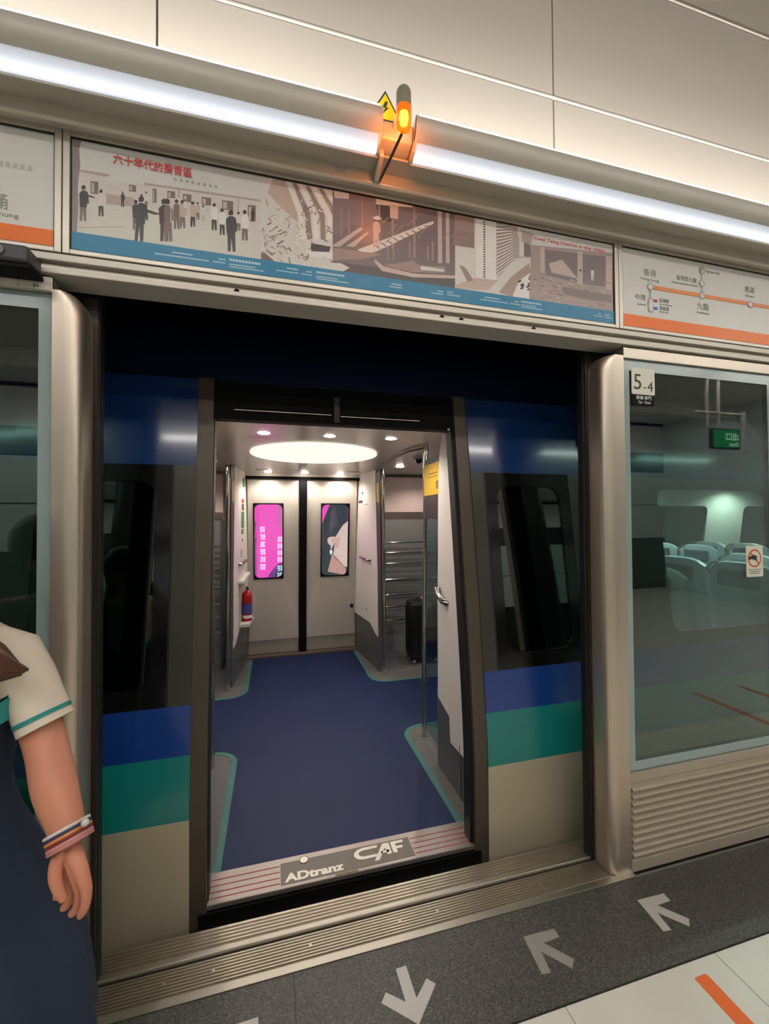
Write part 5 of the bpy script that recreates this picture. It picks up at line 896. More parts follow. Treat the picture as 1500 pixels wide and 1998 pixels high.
# far doors (closed)
fz0, fz1 = 0.18, 1.935
DOORW = mat('far_door_white', (190, 180, 168), 0.36, var=0.03, scale=2)
def far_leaf(x0, x1, wx0, wx1):
    p = gf(-0.03)
    O, I = ring_loops(x0, x1, fz0, fz1, wx0, wx1, 0.853, 1.680, 0.006)
    b = ringsheet(MB(), O, I, p, 0.03).build('far_door_leaf', DOORW, tr, smooth=30)
    O, I = ring_loops(wx0, wx1, 0.853, 1.680, wx0 + 0.014, wx1 - 0.014, 0.870, 1.666, 0.055)
    ringsheet(MB(), O, I, gf(-0.034), 0.03).build('window_surround', WSUR, b, smooth=30)
    sheet(MB(), wx0, wx1, 0.855, 1.678, gf(-0.015), 0.004).build('window_pane', glass('far_door_glass', (0.95, 0.96, 0.96)), b, smooth=30)
    return b
fa = far_leaf(-0.272, 0.266, -0.217, 0.100)
fb = far_leaf(0.346, 0.905, 0.503, 0.826)
sheet(MB(), 0.264, 0.348, 0.02, 1.95, gf(-0.045), 0.05).build('far_door_seal', BLACK, tr, smooth=30)
sheet(MB(), -0.30, 0.93, 1.935, 1.965, gf(-0.05), 0.08, 1).build('far_door_head', BLACK, tr)
for a, b in ((-0.272, 0.262), (0.350, 0.905)):
    MB().box(a, b, 3.33, 3.36, 0.03, 0.172).build('far_door_kick', mat('far_kick_cream', (150, 142, 130), 0.4), tr)
MB().box(-0.30, 0.93, 3.26, 3.40, -0.01, 0.025).build('far_sill', mat('far_sill_brown', (112, 92, 84), 0.4, 0.4), tr, bevel=0.004)
sheet(MB(), -0.32, 0.95, 1.95, 2.02, gf(-0.04), 0.1, 1).build('far_lintel', CEILT, tr)
MB().lathe([(0.020, 0), (0.020, -0.012), (0.012, -0.016)], 0.862, 0.508, 16, 1, 3.30).build('door_lock', BLACK, fb, smooth=40)
mb = MB(); ring(mb, 0.42, 1.796, 0.018, 0.024, 3.192); mb.build('sticker_ring', mat('faded_red_sticker', (170, 128, 120), 0.5), fb)
MB().box(0.385, 0.470, 3.196, 3.204, 1.712, 1.738).build('door_sticker', DKGREY, fb)

# vestibule side panels (both ends of both sides), kick plates, glass, poles
def far_panel(side):
    s = 1 if side > 0 else -1
    def X(x): return TCX + s * (x - TCX)
    def wall(poly, d, nm, m_, parent=tr, bevel=0.0, t=0.02):
        # poly in (y,z); x follows the slanted line of the panel
        f = lambda y: 0.905 + (3.32 - y) * 0.12
        n = len(poly)
        vs = [(X(f(y) + d), y, z) for y, z in poly] + [(X(f(y) + d + t), y, z) for y, z in poly]
        fs = [tuple(range(n)), tuple(range(2 * n - 1, n - 1, -1))] + [(i, i + n, (i + 1) % n + n, (i + 1) % n) for i in range(n)]
        return MB().add(vs, fs).build(nm, m_, parent, smooth=30, bevel=bevel)
    fy = lambda z: 3.65 - g(z) - 0.02
    zs = [0.36, 0.6, 0.9, 1.2, 1.5, 1.8, 2.0]
    body = wall([(fy(z), z) for z in ([0.42] + zs[1:])] + [(2.62, 2.0), (2.60, 1.5), (2.58, 1.0), (2.58, 0.33), (2.66, 0.35), (2.80, 0.42)], 0.0, 'side_panel', WHITEP)
    wall([(3.34, 0.0), (3.34, 0.46), (2.80, 0.44), (2.55, 0.38), (2.55, 0.0)], 0.006, 'kick_panel', KICK, tr)
    wall([(2.60, 0.40), (2.61, 2.0), (2.50, 2.0), (2.49, 0.40)], 0.004, 'dark_screen', mat('dark_screen_panel', (66, 62, 60), 0.5), tr)
    wall([(2.585, 1.68), (2.59, 1.86), (2.51, 1.86), (2.51, 1.66)], -0.002, 'yellow_notice', mat('yellow_notice', (206, 164, 40), 0.45), tr)
    px, py = X(1.035), 2.475
    MB().tube([(px, py, -0.004), (px, py, 0.9), (px, py - 0.0, 1.3), (px, py + 0.02, 1.7), (px, py + 0.03, 2.0)], 0.017, 14).build('grab_pole', CHROME, tr, smooth=50)
    # small grab handle on the panel
    f = lambda y: X(0.905 + (3.32 - y) * 0.12 - 0.03)
    h = MB().tube([(X(0.905 + (3.32 - 3.05) * 0.12), 3.05, 1.085), (f(3.04), 3.04, 1.085), (f(2.78), 2.78, 1.075), (X(0.905 + (3.32 - 2.77) * 0.12), 2.77, 1.075)], 0.012, 10)
    h.build('grab_handle', CHROME, body, smooth=50)
    return body, wall, X
bodyR, wallR, XR_ = far_panel(1)
bodyL, wallL, XL_ = far_panel(-1)
# stickers on the far panels
GRN = mat('green_sticker', (44, 128, 66), 0.45); REDS = mat('red_sticker', (178, 52, 46), 0.45)
for y0, y1, z0, z1, m_ in ((2.98, 3.10, 1.84, 1.93, GRN), (2.94, 3.06, 1.675, 1.715, REDS), (2.95, 3.05, 1.60, 1.665, DKGREY), (2.92, 3.06, 1.42, 1.585, GRN), (2.92, 3.03, 1.36, 1.41, GRN), (2.96, 3.0, 1.28, 1.31, DKGREY)):
    wallL([(y0, z0), (y1, z0), (y1, z1), (y0, z1)], -0.0015, 'sticker', m_, bodyL)
for y0, y1, z0, z1, m_ in ((3.0, 3.05, 1.775, 1.80, DKGREY), (3.02, 3.16, 1.68, 1.71, DKGREY), (2.85, 3.0, 1.655, 1.662, INKG), (2.90, 2.93, 0.53, 0.545, DKGREY)):
    wallR([(y0, z0), (y1, z0), (y1, z1), (y0, z1)], -0.0015, 'sticker', m_, bodyR)
# recess holding the fire extinguisher
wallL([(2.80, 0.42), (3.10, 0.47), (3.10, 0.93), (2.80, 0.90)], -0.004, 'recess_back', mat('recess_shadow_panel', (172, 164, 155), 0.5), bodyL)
wallL([(2.78, 0.88), (3.12, 0.93), (3.12, 0.96), (2.78, 0.91)], -0.05, 'recess_hood', WHITEP, bodyL, 0.004, 0.055)
wallL([(2.82, 0.455), (3.10, 0.47), (3.10, 0.497), (2.82, 0.490)], -0.09, 'recess_shelf', WHITEP, bodyL, 0.004, 0.095)
MB().lathe([(0.05, 0), (0.05, -0.006), (0.03, -0.010)], 2.95, 1.17, 20, 0, XL_(0.905 + 0.37 * 0.12) ).build('alarm_disc', mat('grey_alarm', (150, 145, 138), 0.4, 0.5), bodyL)

def near_panel(side):
    s = 1 if side > 0 else -1
    def X(x): return TCX + s * (x - TCX)
    def wall(poly, x0, x1, nm, m_, parent=tr):
        a, b = sorted((X(x0), X(x1)))
        return MB().prism(poly, 0, a, b).build(nm, m_, parent, smooth=30)
    ny = lambda z: g(z) + 0.20
    zs = [0.25, 0.6, 0.9, 1.2, 1.5, 1.8, 2.0]
    far = [(0.83, 2.0), (0.87, 1.88), (0.895, 1.60), (0.905, 1.30), (0.915, 1.0), (0.925, 0.42)]
    body = wall([(ny(z), z) for z in zs] + far + [(0.755, 0.375), (0.745, 0.235), (0.53, 0.245)], 0.960, 0.985, 'side_panel', WHITEP)
    wall([(0.44, 0.0), (0.44, 0.30), (0.95, 0.46), (0.95, 0.0)], 0.966, 0.99, 'kick_panel', KICK)
    MB().box(*sorted((X(0.960), X(0.968))), 0.62, 0.628, 0.0, 0.28).build('kick_joint', ALU, tr)
    ds = wall(rrect(0.92, 1.22, 1.50, 1.90, 0.04), 0.995, 1.012, 'dark_screen', mat('dark_screen_black', (26, 25, 25), 0.35))
    wall([(0.925, 1.655), (1.215, 1.655), (1.215, 1.86), (0.925, 1.86)], 0.990, 0.9945, 'yellow_notice', MATS['yellow_notice'], ds)
    for y0, z0, hh in ((0.95, 1.69, 0.05), (0.98, 1.79, 0.008), (0.98, 1.77, 0.006)):
        wall([(y0, z0), (y0 + (0.05 if hh > 0.02 else 0.16), z0), (y0 + (0.05 if hh > 0.02 else 0.16), z0 + hh), (y0, z0 + hh)], 0.9885, 0.9902, 'notice_print', mat('notice_brown_print', (140, 108, 24), 0.5), ds)
    wall([(0.90, 0.06), (1.26, 0.06), (1.26, 1.52), (0.90, 1.52)], 1.000, 1.008, 'glass_screen_panel', glass('blue_screen_glass', (0.62, 0.80, 0.86), 1.5))
    px = X(1.006)
    MB().tube([(px, 1.295, -0.004), (px, 1.285, 0.6), (px, 1.25, 1.2), (px, 1.235, 1.6), (px, 1.225, 2.0)], 0.017, 14).build('grab_pole', CHROME, tr, smooth=50)
    MB().tube([(px, 1.20, 1.62), (px, 1.19, 2.0)], 0.010, 10).build('screen_post', CHROME, tr, smooth=50)
    q = X(0.962)
    e = -s
    if s > 0: MB().tube([(q, 0.885, 1.085), (q + e * 0.024, 0.875, 1.08), (q + e * 0.032, 0.835, 1.055), (q + e * 0.026, 0.785, 1.025), (q, 0.77, 1.015)], [0.016, 0.015, 0.014, 0.017, 0.020], 12).build('grab_handle', CHROME, body, smooth=50)
near_panel(1); near_panel(-1)

# luggage racks in the bays beyond the vestibule
RACKG = mat('rack_grey_panel', (140, 136, 132), 0.4, 0.2, var=0.05)
RACKP = mat('rack_upper_panel', (214, 188, 178), 0.45, var=0.02)
def rack(x0, x1, label):
    t = thing('luggage_rack', ((x0 + x1) / 2, 3.05, -0.005), label, 'luggage rack', 'luggage racks in the train')
    MB().box(x0, x1, 3.14, 3.17, -0.004, 1.50).build('back_panel', RACKG, t)
    MB().prism([(3.14, 1.50), (3.05, 1.58), (3.02, 1.97), (3.14, 1.97)], 0, x0, x1).build('upper_panel', RACKP, t, bevel=0.004)
    for k, z in enumerate((1.235, 1.12, 1.00, 0.815, 0.645, 0.515, 0.365)):
        r_ = 0.020 if k == 3 else 0.010
        MB().tube([(x0 + 0.02, 3.06, z), (x1 - 0.02, 3.06, z)], r_, 10).build('rack_bar', CHROME, t, smooth=50)
    for xx in (x0 + 0.015, x1 - 0.015):
        MB().box(xx - 0.012, xx + 0.012, 3.04, 3.14, 0.0, 1.5).build('rack_post', KICK, t)
    return t
rack(1.12, 2.02, 'grey luggage rack with chrome bars behind the black suitcase')
rack(-1.40, -0.50, 'grey luggage rack with chrome bars left of the fire extinguisher')

# far saloon wall with windows
FW = [(2.6, 4.0), (4.7, 6.1), (6.8, 8.2)]
cur = 2.05
for k, (a, b) in enumerate(FW):
    nx = (b + FW[k + 1][0]) / 2 if k + 1 < len(FW) else TX1
    O, I = ring_loops(cur, nx, 0.0, 2.0, a, b, 0.86, 1.66, 0.08)
    wl = ringsheet(MB(), O, I, gf(-0.03), 0.03).build('saloon_wall', WHITEP, tr, smooth=30)
    sheet(MB(), a - 0.02, b + 0.02, 0.84, 1.68, gf(-0.008), 0.006).build('window_pane', LEAFG, wl, smooth=30)
    cur = nx
sheet(MB(), TX0, -1.42, 0.0, 2.0, gf(-0.03), 0.03).build('saloon_wall', WHITEP, tr, smooth=30)
for x in (TX0, TX1 - 0.03):
    MB().box(x, x + 0.03, 0.5, 3.2, 0.0, 2.0).build('end_wall', WHITEP, tr)
for a, b in ((0.90, 2.05), (-1.42, -0.265)):
    sheet(MB(), a, b, 0.0, 2.03, gf(0.03), 0.03).build('bay_wall', WHITEP, tr, smooth=30)

# seats in the saloon (seen through the window on the right)
SEATB = mat('seat_shell_pale', (150, 160, 164), 0.4, var=0.04)
SEATD = mat('headrest_dark', (52, 62, 70), 0.6, var=0.1)
SEATF = mat('seat_fabric_blue', (84, 104, 120), 0.85, var=0.15, scale=60)
def make_seat(x, y, label):
    t = thing('passenger_chair', (x, y, -0.005), label, 'chair', 'chairs in the train saloon')
    # faces +x ; shell back curves up to a rounded headrest
    P = [(-0.02, 0.30), (-0.06, 0.62), (-0.10, 0.95), (-0.12, 1.12), (-0.115, 1.16), (-0.09, 1.17), (-0.065, 1.13), (-0.03, 0.90), (0.03, 0.60), (0.05, 0.42)]
    rings = []
    for k in range(9):
        u = -1 + 2 * k / 8; w_ = 0.225 * u
        sc = 1.0 - 0.09 * u ** 4
        rings.append([(x + p[0] + 0.03 * (u * u), y + w_, p[1] if p[1] < 0.5 else 0.5 + (p[1] - 0.5) * sc) for p in P])
    MB().loft(rings).build('backrest', SEATB, t, smooth=50)
    rings = []
    for k in range(9):
        u = -1 + 2 * k / 8; w_ = 0.185 * u; sc = 1.0 - 0.06 * u ** 4
        rings.append([(x + px, y + w_, 0.5 + (pz - 0.5) * sc) for px, pz in ((0.055, 0.52), (0.015, 0.75), (-0.03, 0.98), (-0.055, 1.08), (-0.035, 1.08), (0.0, 0.97), (0.05, 0.75), (0.09, 0.53))])
    MB().loft(rings).build('back_cushion', SEATF, t, smooth=50)
    MB().box(x - 0.132, x - 0.100, y - 0.14, y + 0.14, 0.985, 1.105).build('headrest_cover', SEATD, t, bevel=0.012)
    MB().tube([(x - 0.10, y + 0.15, 1.155), (x - 0.135, y + 0.17, 1.15), (x - 0.135, y + 0.215, 1.10), (x - 0.10, y + 0.21, 1.06)], 0.010, 8).build('grab_handle', CHROME, t, smooth=50)
    MB().box(x + 0.02, x + 0.48, y - 0.21, y + 0.21, 0.38, 0.48).build('seat_cushion', SEATF, t, bevel=0.03)
    MB().box(x + 0.06, x + 0.42, y - 0.15, y + 0.15, 0.0, 0.385).build('pedestal', KICK, t, bevel=0.02)
    for yy in (y - 0.212, y + 0.212):
        MB().tube([(x - 0.02, yy, 0.60), (x + 0.10, yy, 0.66), (x + 0.32, yy, 0.66), (x + 0.36, yy, 0.62)], 0.022, 8).build('armrest', SEATB, t, smooth=50)
    return t
seat_rows = ['first', 'second', 'third', 'fourth', 'fifth']
proto = None
for i, x in enumerate((2.62, 3.42, 4.22, 5.02, 5.82)):
    for y, sd in ((0.85, 'near window'), (1.34, 'near aisle'), (2.43, 'far aisle'), (2.92, 'far window')):
        lb = 'pale-shelled blue train seat, %s row from the door, %s' % (seat_rows[i], sd)
        if proto is None:
            proto = make_seat(x, y, lb)
        else:
            t = thing('passenger_chair', (x, y, -0.005), lb, 'chair', 'chairs in the train saloon')
            for ch in [c for c in proto.children]: copy_obj(ch, t, (0, 0, 0))

# ---------------------------------------------------------------- things inside the train
sc = thing('suitcase', (1.50, 2.72, -0.004), 'black upright suitcase with pink tag on the train floor', 'suitcase')
SCM = mat('black_suitcase_shell', (18, 18, 19), 0.35, var=0.15)
MB().box(1.36, 1.66, 2.62, 2.84, 0.05, 0.640).build('shell', SCM, sc, bevel=0.035)
for k in range(5):
    x = 1.385 + k * 0.0575
    MB().box(x, x + 0.018, 2.611, 2.63, 0.11, 0.58).build('ridge', SCM, sc, bevel=0.004)
for yy in (2.66, 2.72, 2.78): MB().box(1.352, 1.368, yy, yy + 0.018, 0.11, 0.58).build('ridge', SCM, sc, bevel=0.004)
for x in (1.395, 1.625):
    for y in (2.655, 2.805):
        MB().lathe([(0.024, -0.010), (0.026, 0), (0.024, 0.010)], y, 0.024, 14, 0, x).build('wheel', mat('grey_wheel', (120, 118, 115), 0.5), sc, smooth=40)
        MB().box(x - 0.016, x + 0.016, y - 0.016, y + 0.016, 0.034, 0.06).build('wheel_housing', SCM, sc)
MB().tube([(1.44, 2.73, 0.635), (1.45, 2.73, 0.665), (1.57, 2.73, 0.665), (1.58, 2.73, 0.635)], 0.010, 8).build('handle', SCM, sc, smooth=50)
MB().tube([(1.50, 2.715, 0.668), (1.51, 2.70, 0.66), (1.515, 2.69, 0.64)], [0.016, 0.014, 0.006], 8).build('tag', mat('pink_tag', (214, 96, 104), 0.5), sc)
MB().prism([(1.515, 0.56), (1.585, 0.60), (1.58, 0.64), (1.52, 0.62)], 1, 2.605, 2.611).build('luggage_label', mat('grey_label', (96, 94, 92), 0.5), sc)

fx = thing('fire_extinguisher', (-0.265, 2.95, 0.50), 'red fire extinguisher with blue label in the wall recess', 'fire extinguisher')
REDX = mat('extinguisher_red', (176, 14, 26), 0.3, var=0.04)
ex, ey, ez = -0.2620, 2.95, 0.497
MB().lathe([(0.044, 0), (0.048, 0.01), (0.048, 0.24), (0.042, 0.275), (0.022, 0.295), (0.016, 0.30)], ex, ey, 20, 2, ez).build('cylinder', REDX, fx, smooth=50)
MB().lathe([(0.0486, 0.07), (0.0486, 0.17)], ex, ey, 20, 2, ez).build('label_band', mat('extinguisher_blue', (72, 78, 150), 0.4), fx, smooth=50)
MB().lathe([(0.0486, 0.025), (0.0486, 0.055)], ex, ey, 20, 2, ez).build('white_band', WHT, fx, smooth=50)
MB().lathe([(0.016, 0.30), (0.016, 0.33), (0.010, 0.335)], ex, ey, 12, 2, ez).build('valve', DKGREY, fx)
MB().tube([(ex, ey, ez + 0.33), (ex + 0.01, ey - 0.03, ez + 0.345), (ex + 0.015, ey - 0.07, ez + 0.35)], 0.006, 8).build('lever', CHROME, fx)

# back-lit advert on the tunnel wall beyond the far doors
ad = thing('lightbox_advert', (0.4, 4.45, 0.3), 'back-lit pink advert seen through the far door windows', 'lightbox')
MB().box(-1.2, 2.0, 4.36, 4.54, 0.35, 2.15).build('case', DKGREY, ad)
MAG = mat('lit_pink_panel', (232, 84, 186), 0.4, emit=E_AD, var=0.08, scale=1.5)
MB().box(-1.15, 1.95, 4.345, 4.362, 0.40, 2.10).build('panel', MAG, ad)
mb = MB(); cols = []
def ap(pts, col, y):
    ar = sum(pts[i][0] * pts[(i + 1) % len(pts)][1] - pts[(i + 1) % len(pts)][0] * pts[i][1] for i in range(len(pts)))
    if ar < 0: pts = pts[::-1]
    mb.add([(p[0], y, p[1]) for p in pts], [tuple(range(len(pts)))]); cols.append(lin(col))
# (u,v) of the right-hand window -> x,z on the panel
def U(u, v): return (0.602 + 0.387 * u, 1.717 - 0.986 * v)
ap([U(.50, -.1), U(.9, -.3), U(1.8, -.2), U(1.8, 1.3), U(-.3, 1.3), U(-.5, .9), U(-.1, .37), U(.04, .34)], (62, 72, 74), 4.3440)
ap([U(.42, .12), U(.60, .02), U(.66, .30), U(.35, .38)], (84, 84, 92), 4.3438)
ap([U(1.0, .255), U(1.7, .1), U(1.9, 1.1), U(1.15, .93), U(.83, .87), U(.68, .80), U(.50, .72), U(.55, .58), U(.58, .47), U(.72, .38), U(.86, .30)], (222, 204, 190), 4.3436)
ap([U(.60, .48), U(.75, .47), U(.72, .60), U(.60, .64), U(.54, .60)], (214, 178, 168), 4.3434)
ap([U(.45, .72), U(.55, .72), U(.96, .91), U(.95, 1.02), U(.30, .955), U(.36, .86)], (198, 160, 146), 4.3434)
ap([U(.52, .73), U(.96, .91), U(.96, .925), U(.50, .75)], (176, 132, 124), 4.3432)
ap([U(.29, .50), U(.34, .47), U(.56, .46), U(.57, .53), U(.50, .60), U(.40, .59), U(.31, .55)], (226, 200, 186), 4.3432)
ap([U(.48, .49), U(.54, .49), U(.52, .55), U(.45, .54)], (204, 164, 152), 4.3430)
ap([U(.41, .60), U(.47, .60), U(.47, .63), U(.41, .63)], (208, 218, 216), 4.3430)
ap([U(.365, .675), U(.40, .645), U(.45, .645), U(.48, .68), U(.45, .715), U(.40, .715)], (234, 244, 242), 4.3430)
ap([U(-.3, .96), U(.30, .955), U(.95, 1.01), U(1.8, 1.0), U(1.8, 1.4), U(-.3, 1.4)], (58, 68, 66), 4.3428)
# left-hand window
def V(u, v): return (-0.262 + 0.384 * u, 1.717 - 0.992 * v)
ap([V(-.4, .18), V(.03, .22), V(.08, .25), V(.07, .36), V(.09, .50), V(.07, .62), V(.10, 1.1), V(-.4, 1.1)], (104, 96, 124), 4.3440)
ap([V(.02, .36), V(.07, .37), V(.07, .46), V(.02, .47)], (178, 98, 132), 4.3438)
ap([V(.36, 1.05), V(.55, .93), V(.80, .82), V(1.4, .74), V(1.4, 1.1)], (120, 74, 146), 4.3440)
ap([V(.66, 1.05), V(.74, .94), V(1.4, .80), V(1.4, 1.1)], (64, 62, 88), 4.3438)
ap([V(.80, -.05), V(1.3, -.05), V(1.3, .33), V(.84, .33)], (206, 118, 178), 4.3440)
mb.build('printed_picture', vcol_mat('lit_print', 0.4, E_AD * 0.85), ad, cols=cols)
rg = random.Random(5); mw_ = MB(); mc = MB()
for k in range(6): glyph(mw_, V(.20, 0)[0], V(0, .385 + k * .101)[1], .075, .078, 4.3425, rg)
for k in range(4): glyph(mw_, V(.79, 0)[0], V(0, .52 + k * .092)[1], .075, .072, 4.3425, rg)
for k in range(2): glyph(mc, V(.78, 0)[0], V(0, .915 + k * .095)[1], .080, .076, 4.3425, rg)
mw_.build('white_characters', mat('lit_white_print', (236, 214, 240), 0.4, emit=E_AD * 1.1), ad)
mc.build('pale_characters', mat('lit_cyan_print', (176, 232, 228), 0.4, emit=E_AD * 1.0), ad)

# ================================================================== HANGING EXIT SIGN (mirrored in the glass)
ex_ = thing('exit_sign', (6.2, -3.0, 2.45), 'hanging green exit sign over the platform, mirrored in the glass', 'sign')
MB().box(5.98, 6.50, -3.03, -2.97, 2.47, 2.76).build('sign_box', mat('sign_case', (60, 62, 60), 0.4), ex_, bevel=0.006)
MB().box(6.00, 6.48, -2.972, -2.966, 2.49, 2.74).build('green_face', mat('lit_exit_green', (18, 128, 64), 0.4, emit=0.8, var=0.02), ex_)
LW = mat('lit_exit_white', (220, 240, 226), 0.4, emit=1.2, var=0.01)
text('出口', 'sign_characters', LW, ex_, (6.44, -2.962, 2.60), 0.12, width=0.22, rot=(PI / 2, 0, PI))
text('Exit', 'sign_characters', LW, ex_, (6.44, -2.962, 2.51), 0.08, width=0.16, rot=(PI / 2, 0, PI))
for x in (5.92, 6.13): MB().tube([(x, -3.0, 2.78), (x, -3.0, 4.77)], 0.022, 10).build('hanger', ALUP, ex_)
MB().tube([(5.70, -3.0, 2.98), (6.62, -3.0, 2.98)], 0.02, 10).build('cross_bar', ALUP, ex_)
for x, z0 in ((6.62, 2.42), (6.46, 2.40)): MB().tube([(x, -3.0 if x > 6.5 else -2.9, z0), (x, -3.0 if x > 6.5 else -2.9, 2.99)], 0.024, 10).build('drop_tube', ALUP, ex_)

# ================================================================== PERSON
pc = Vector((-0.72, -0.25, 0)); e1 = Vector((0.966, -0.257, 0)); e2 = Vector((-0.257, -0.966, 0))
def L(p, q, z): return pc + e1 * p + e2 * q + Vector((0, 0, z))
SKIN = mat('warm_skin', (196, 128, 100), 0.5, var=0.06, scale=12)
per = thing('person', (pc.x, pc.y, 0.0), 'person in white blouse and navy pinafore dress walking past at left', 'person')
V_ = []; E_ = []; RD = []; ROOT = []
def chain(pts, rads, start=None, root=False):
    prev = start
    for k, (p, r) in enumerate(zip(pts, rads)):
        V_.append(Vector(p)); RD.append(r if isinstance(r, tuple) else (r, r)); i = len(V_) - 1
        if prev is not None: E_.append((prev, i))
        if root and k == 0: ROOT.append(i)
        prev = i
    return prev
chain([L(0, 0, .82)], [(.095, .085)], None, True); PEL = 0
ch = chain([L(0, 0, .95), L(0, 0, 1.10), L(0, -.005, 1.20)], [(.080, .075), (.105, .085), (.085, .07)], PEL); 
nk = chain([L(-.015, 0, 1.26), L(-.03, .0, 1.30), L(-.05, .01, 1.355), L(-.06, .01, 1.43), L(-.06, .0, 1.49)], [.046, .046, (.062, .066), (.074, .085), (.05, .058)], ch)
chain([(-.612, -.252, 1.185), (-.560, -.275, 1.08), (-.512, -.308, .975), (-.468, -.372, .908), (-.428, -.410, .842), (-.417, -.424, .805)], [.050, .046, .044, .045, .034, .030], ch)
rw = chain([L(-.135, 0, 1.195), L(-.175, 0, 1.09), L(-.20, .0, .97), L(-.215, .03, .85), L(-.215, .07, .74), L(-.21, .08, .68)], [.048, .041, .037, .034, .025, .027], ch)
for s in (-1, 1):
    chain([L(.065 * s, 0, .74), L(.075 * s, .005, .43), L(.085 * s, -.02, .10), L(.088 * s, .06, .035), L(.09 * s, .12, .03)], [.070, .054, .036, .034, .028], PEL)
W0 = (-.420, -.420, .815)
for pts, r0 in (([(-.387, -.449, .776), (-.373, -.458, .740), (-.377, -.456, .706), (-.391, -.447, .680)], .0125),
                ([(-.402, -.437, .770), (-.392, -.438, .722), (-.402, -.430, .686), (-.418, -.420, .668)], .0125),
                ([(-.424, -.420, .762), (-.418, -.414, .712), (-.428, -.407, .680), (-.441, -.402, .670)], .012),
                ([(-.441, -.411, .764), (-.446, -.401, .722), (-.452, -.394, .694), (-.460, -.389, .684)], .0105)):
    a = Vector(W0); k = Vector(pts[0])
    chain([a, a.lerp(k, .5)] + pts, [.020, .0175, .0150, r0 * .9, r0 * .78, r0 * .62], None, True)
chain([W0, (-.437, -.431, .796), (-.436, -.444, .768), (-.424, -.452, .742), (-.414, -.452, .724)], [.019, .0165, .0135, .0110, .0085], None, True)
for k in range(5):
    a = L(-.21, .08, .68); dx = (k - 2) * .015
    if k == 4: chain([a, L(-.19, .105, .66), L(-.185, .12, .63), L(-.19, .125, .605)], [.018, .014, .011, .008], None, True)
    else: chain([a, L(-.21 + dx * .3, .085 + dx, .63), L(-.205, .09 + dx * 1.2, .585), L(-.195, .085 + dx * 1.2, .555)], [.018, .014, .010, .0075], None, True)
me = bpy.data.meshes.new('body'); o0 = W[per.name]
me.from_pydata([tuple(v - o0) for v in V_], E_, [])
body = bpy.data.objects.new('body', me); COL.objects.link(body); body.parent = per; W[body.name] = o0
me.materials.append(SKIN)
sk = body.modifiers.new('skin', 'SKIN'); sk.use_smooth_shade = True
if not me.skin_vertices: 
    bm = bmesh.new(); bm.from_mesh(me); bm.verts.layers.skin.verify(); bm.to_mesh(me); bm.free()
for i, sv in enumerate(me.skin_vertices[0].data):
    sv.radius = RD[i]; sv.use_root = (i in ROOT)
sb_ = body.modifiers.new('subsurf', 'SUBSURF'); sb_.levels = 2; sb_.render_levels = 2

def ell(p, q, zf, rx, ry, n=32, fold=0.0, nf=9):
    out = []
    for k in range(n):
        a = 2 * PI * k / n; f = 1 + fold * math.cos(nf * a + 1.0)
        pp, qq = rx * f * math.cos(a), ry * f * math.sin(a)
        z = zf(pp, qq) if callable(zf) else zf
        out.append(tuple(L(p + pp, q + qq, z)))
    return out
NAVYC = mat('navy_pinafore_cloth', (26, 40, 60), 0.85, var=0.15, scale=30, bump=0.05)
BLOUSE = mat('cream_blouse_cloth', (212, 198, 180), 0.8, var=0.05, scale=20, bump=0.05)
TRIM = mat('teal_trim_cloth', (38, 132, 128), 0.75, var=0.06)
HAIR = mat('brown_hair', (74, 44, 28), 0.45, var=0.25, scale=90, stretch=(1, 1, 0.2), bump=0.2)
# blouse with short sleeves
bl = MB().loft([ell(0, 0, .93, .100, .092), ell(0, 0, 1.02, .122, .106), ell(0, 0, 1.12, .146, .112), ell(0, 0, 1.19, .150, .098), ell(0, 0, 1.235, .115, .080), ell(0, .005, 1.265, .066, .062)], cap=False).build('blouse', BLOUSE, per, smooth=60)
MB().tube([L(.05, 0, 1.205), (-.642, -.262, 1.200), (-.606, -.258, 1.182), (-.570, -.272, 1.125), (-.538, -.288, 1.062), (-.519, -.297, 1.022)], [.045, .054, .060, .057, .055, .056], 20, cap=False).build('sleeve', BLOUSE, bl, smooth=60)
MB().tube([(-.5305, -.2915, 1.047), (-.5265, -.2935, 1.038)], [.0572, .0572], 20, cap=False).build('sleeve_trim', TRIM, bl, smooth=60)
MB().tube([L(-.06, 0, 1.205), L(-.135, 0, 1.19), L(-.165, 0, 1.12), L(-.185, 0, 1.05)], [.045, .063, .060, .060], 20, cap=False).build('sleeve', BLOUSE, bl, smooth=60)
MB().tube([L(-.05, .06, 1.262), L(0, .078, 1.235), L(.05, .06, 1.262)], .012, 8).build('collar', BLOUSE, bl, smooth=60)
# pinafore: bodice cut in a V, trim, flared skirt, sash
top = lambda pp, qq: 0.955 + 0.98 * abs(pp)
mid = lambda pp, qq: 0.915 + 0.70 * abs(pp)
dr = MB().loft([ell(0, 0, .86, .108, .098), ell(0, 0, .90, .104, .096), ell(0, .015, mid, .130, .112), ell(0, .03, top, .161, .122)], cap=False).build('pinafore', NAVYC, per, smooth=60)
MB().loft([ell(0, .028, lambda a, b: top(a, b) - 0.055, .1605, .1240), ell(0, .03, lambda a, b: top(a, b) - 0.008, .1640, .1255)], cap=False).build('neck_trim', TRIM, dr, smooth=60)
MB().loft([ell(0, 0, z, rx, ry, 48, f) for z, rx, ry, f in ((.91, .101, .094, 0), (.86, .108, .100, .005), (.80, .124, .112, .01), (.72, .160, .140, .02), (.684, .176, .15, .025), (.61, .208, .175, .03), (.51, .258, .195, .04), (.43, .283, .20, .045), (.33, .298, .205, .05), (.25, .308, .21, .05))], cap=False).build('skirt', NAVYC, dr, smooth=60)
rows = []
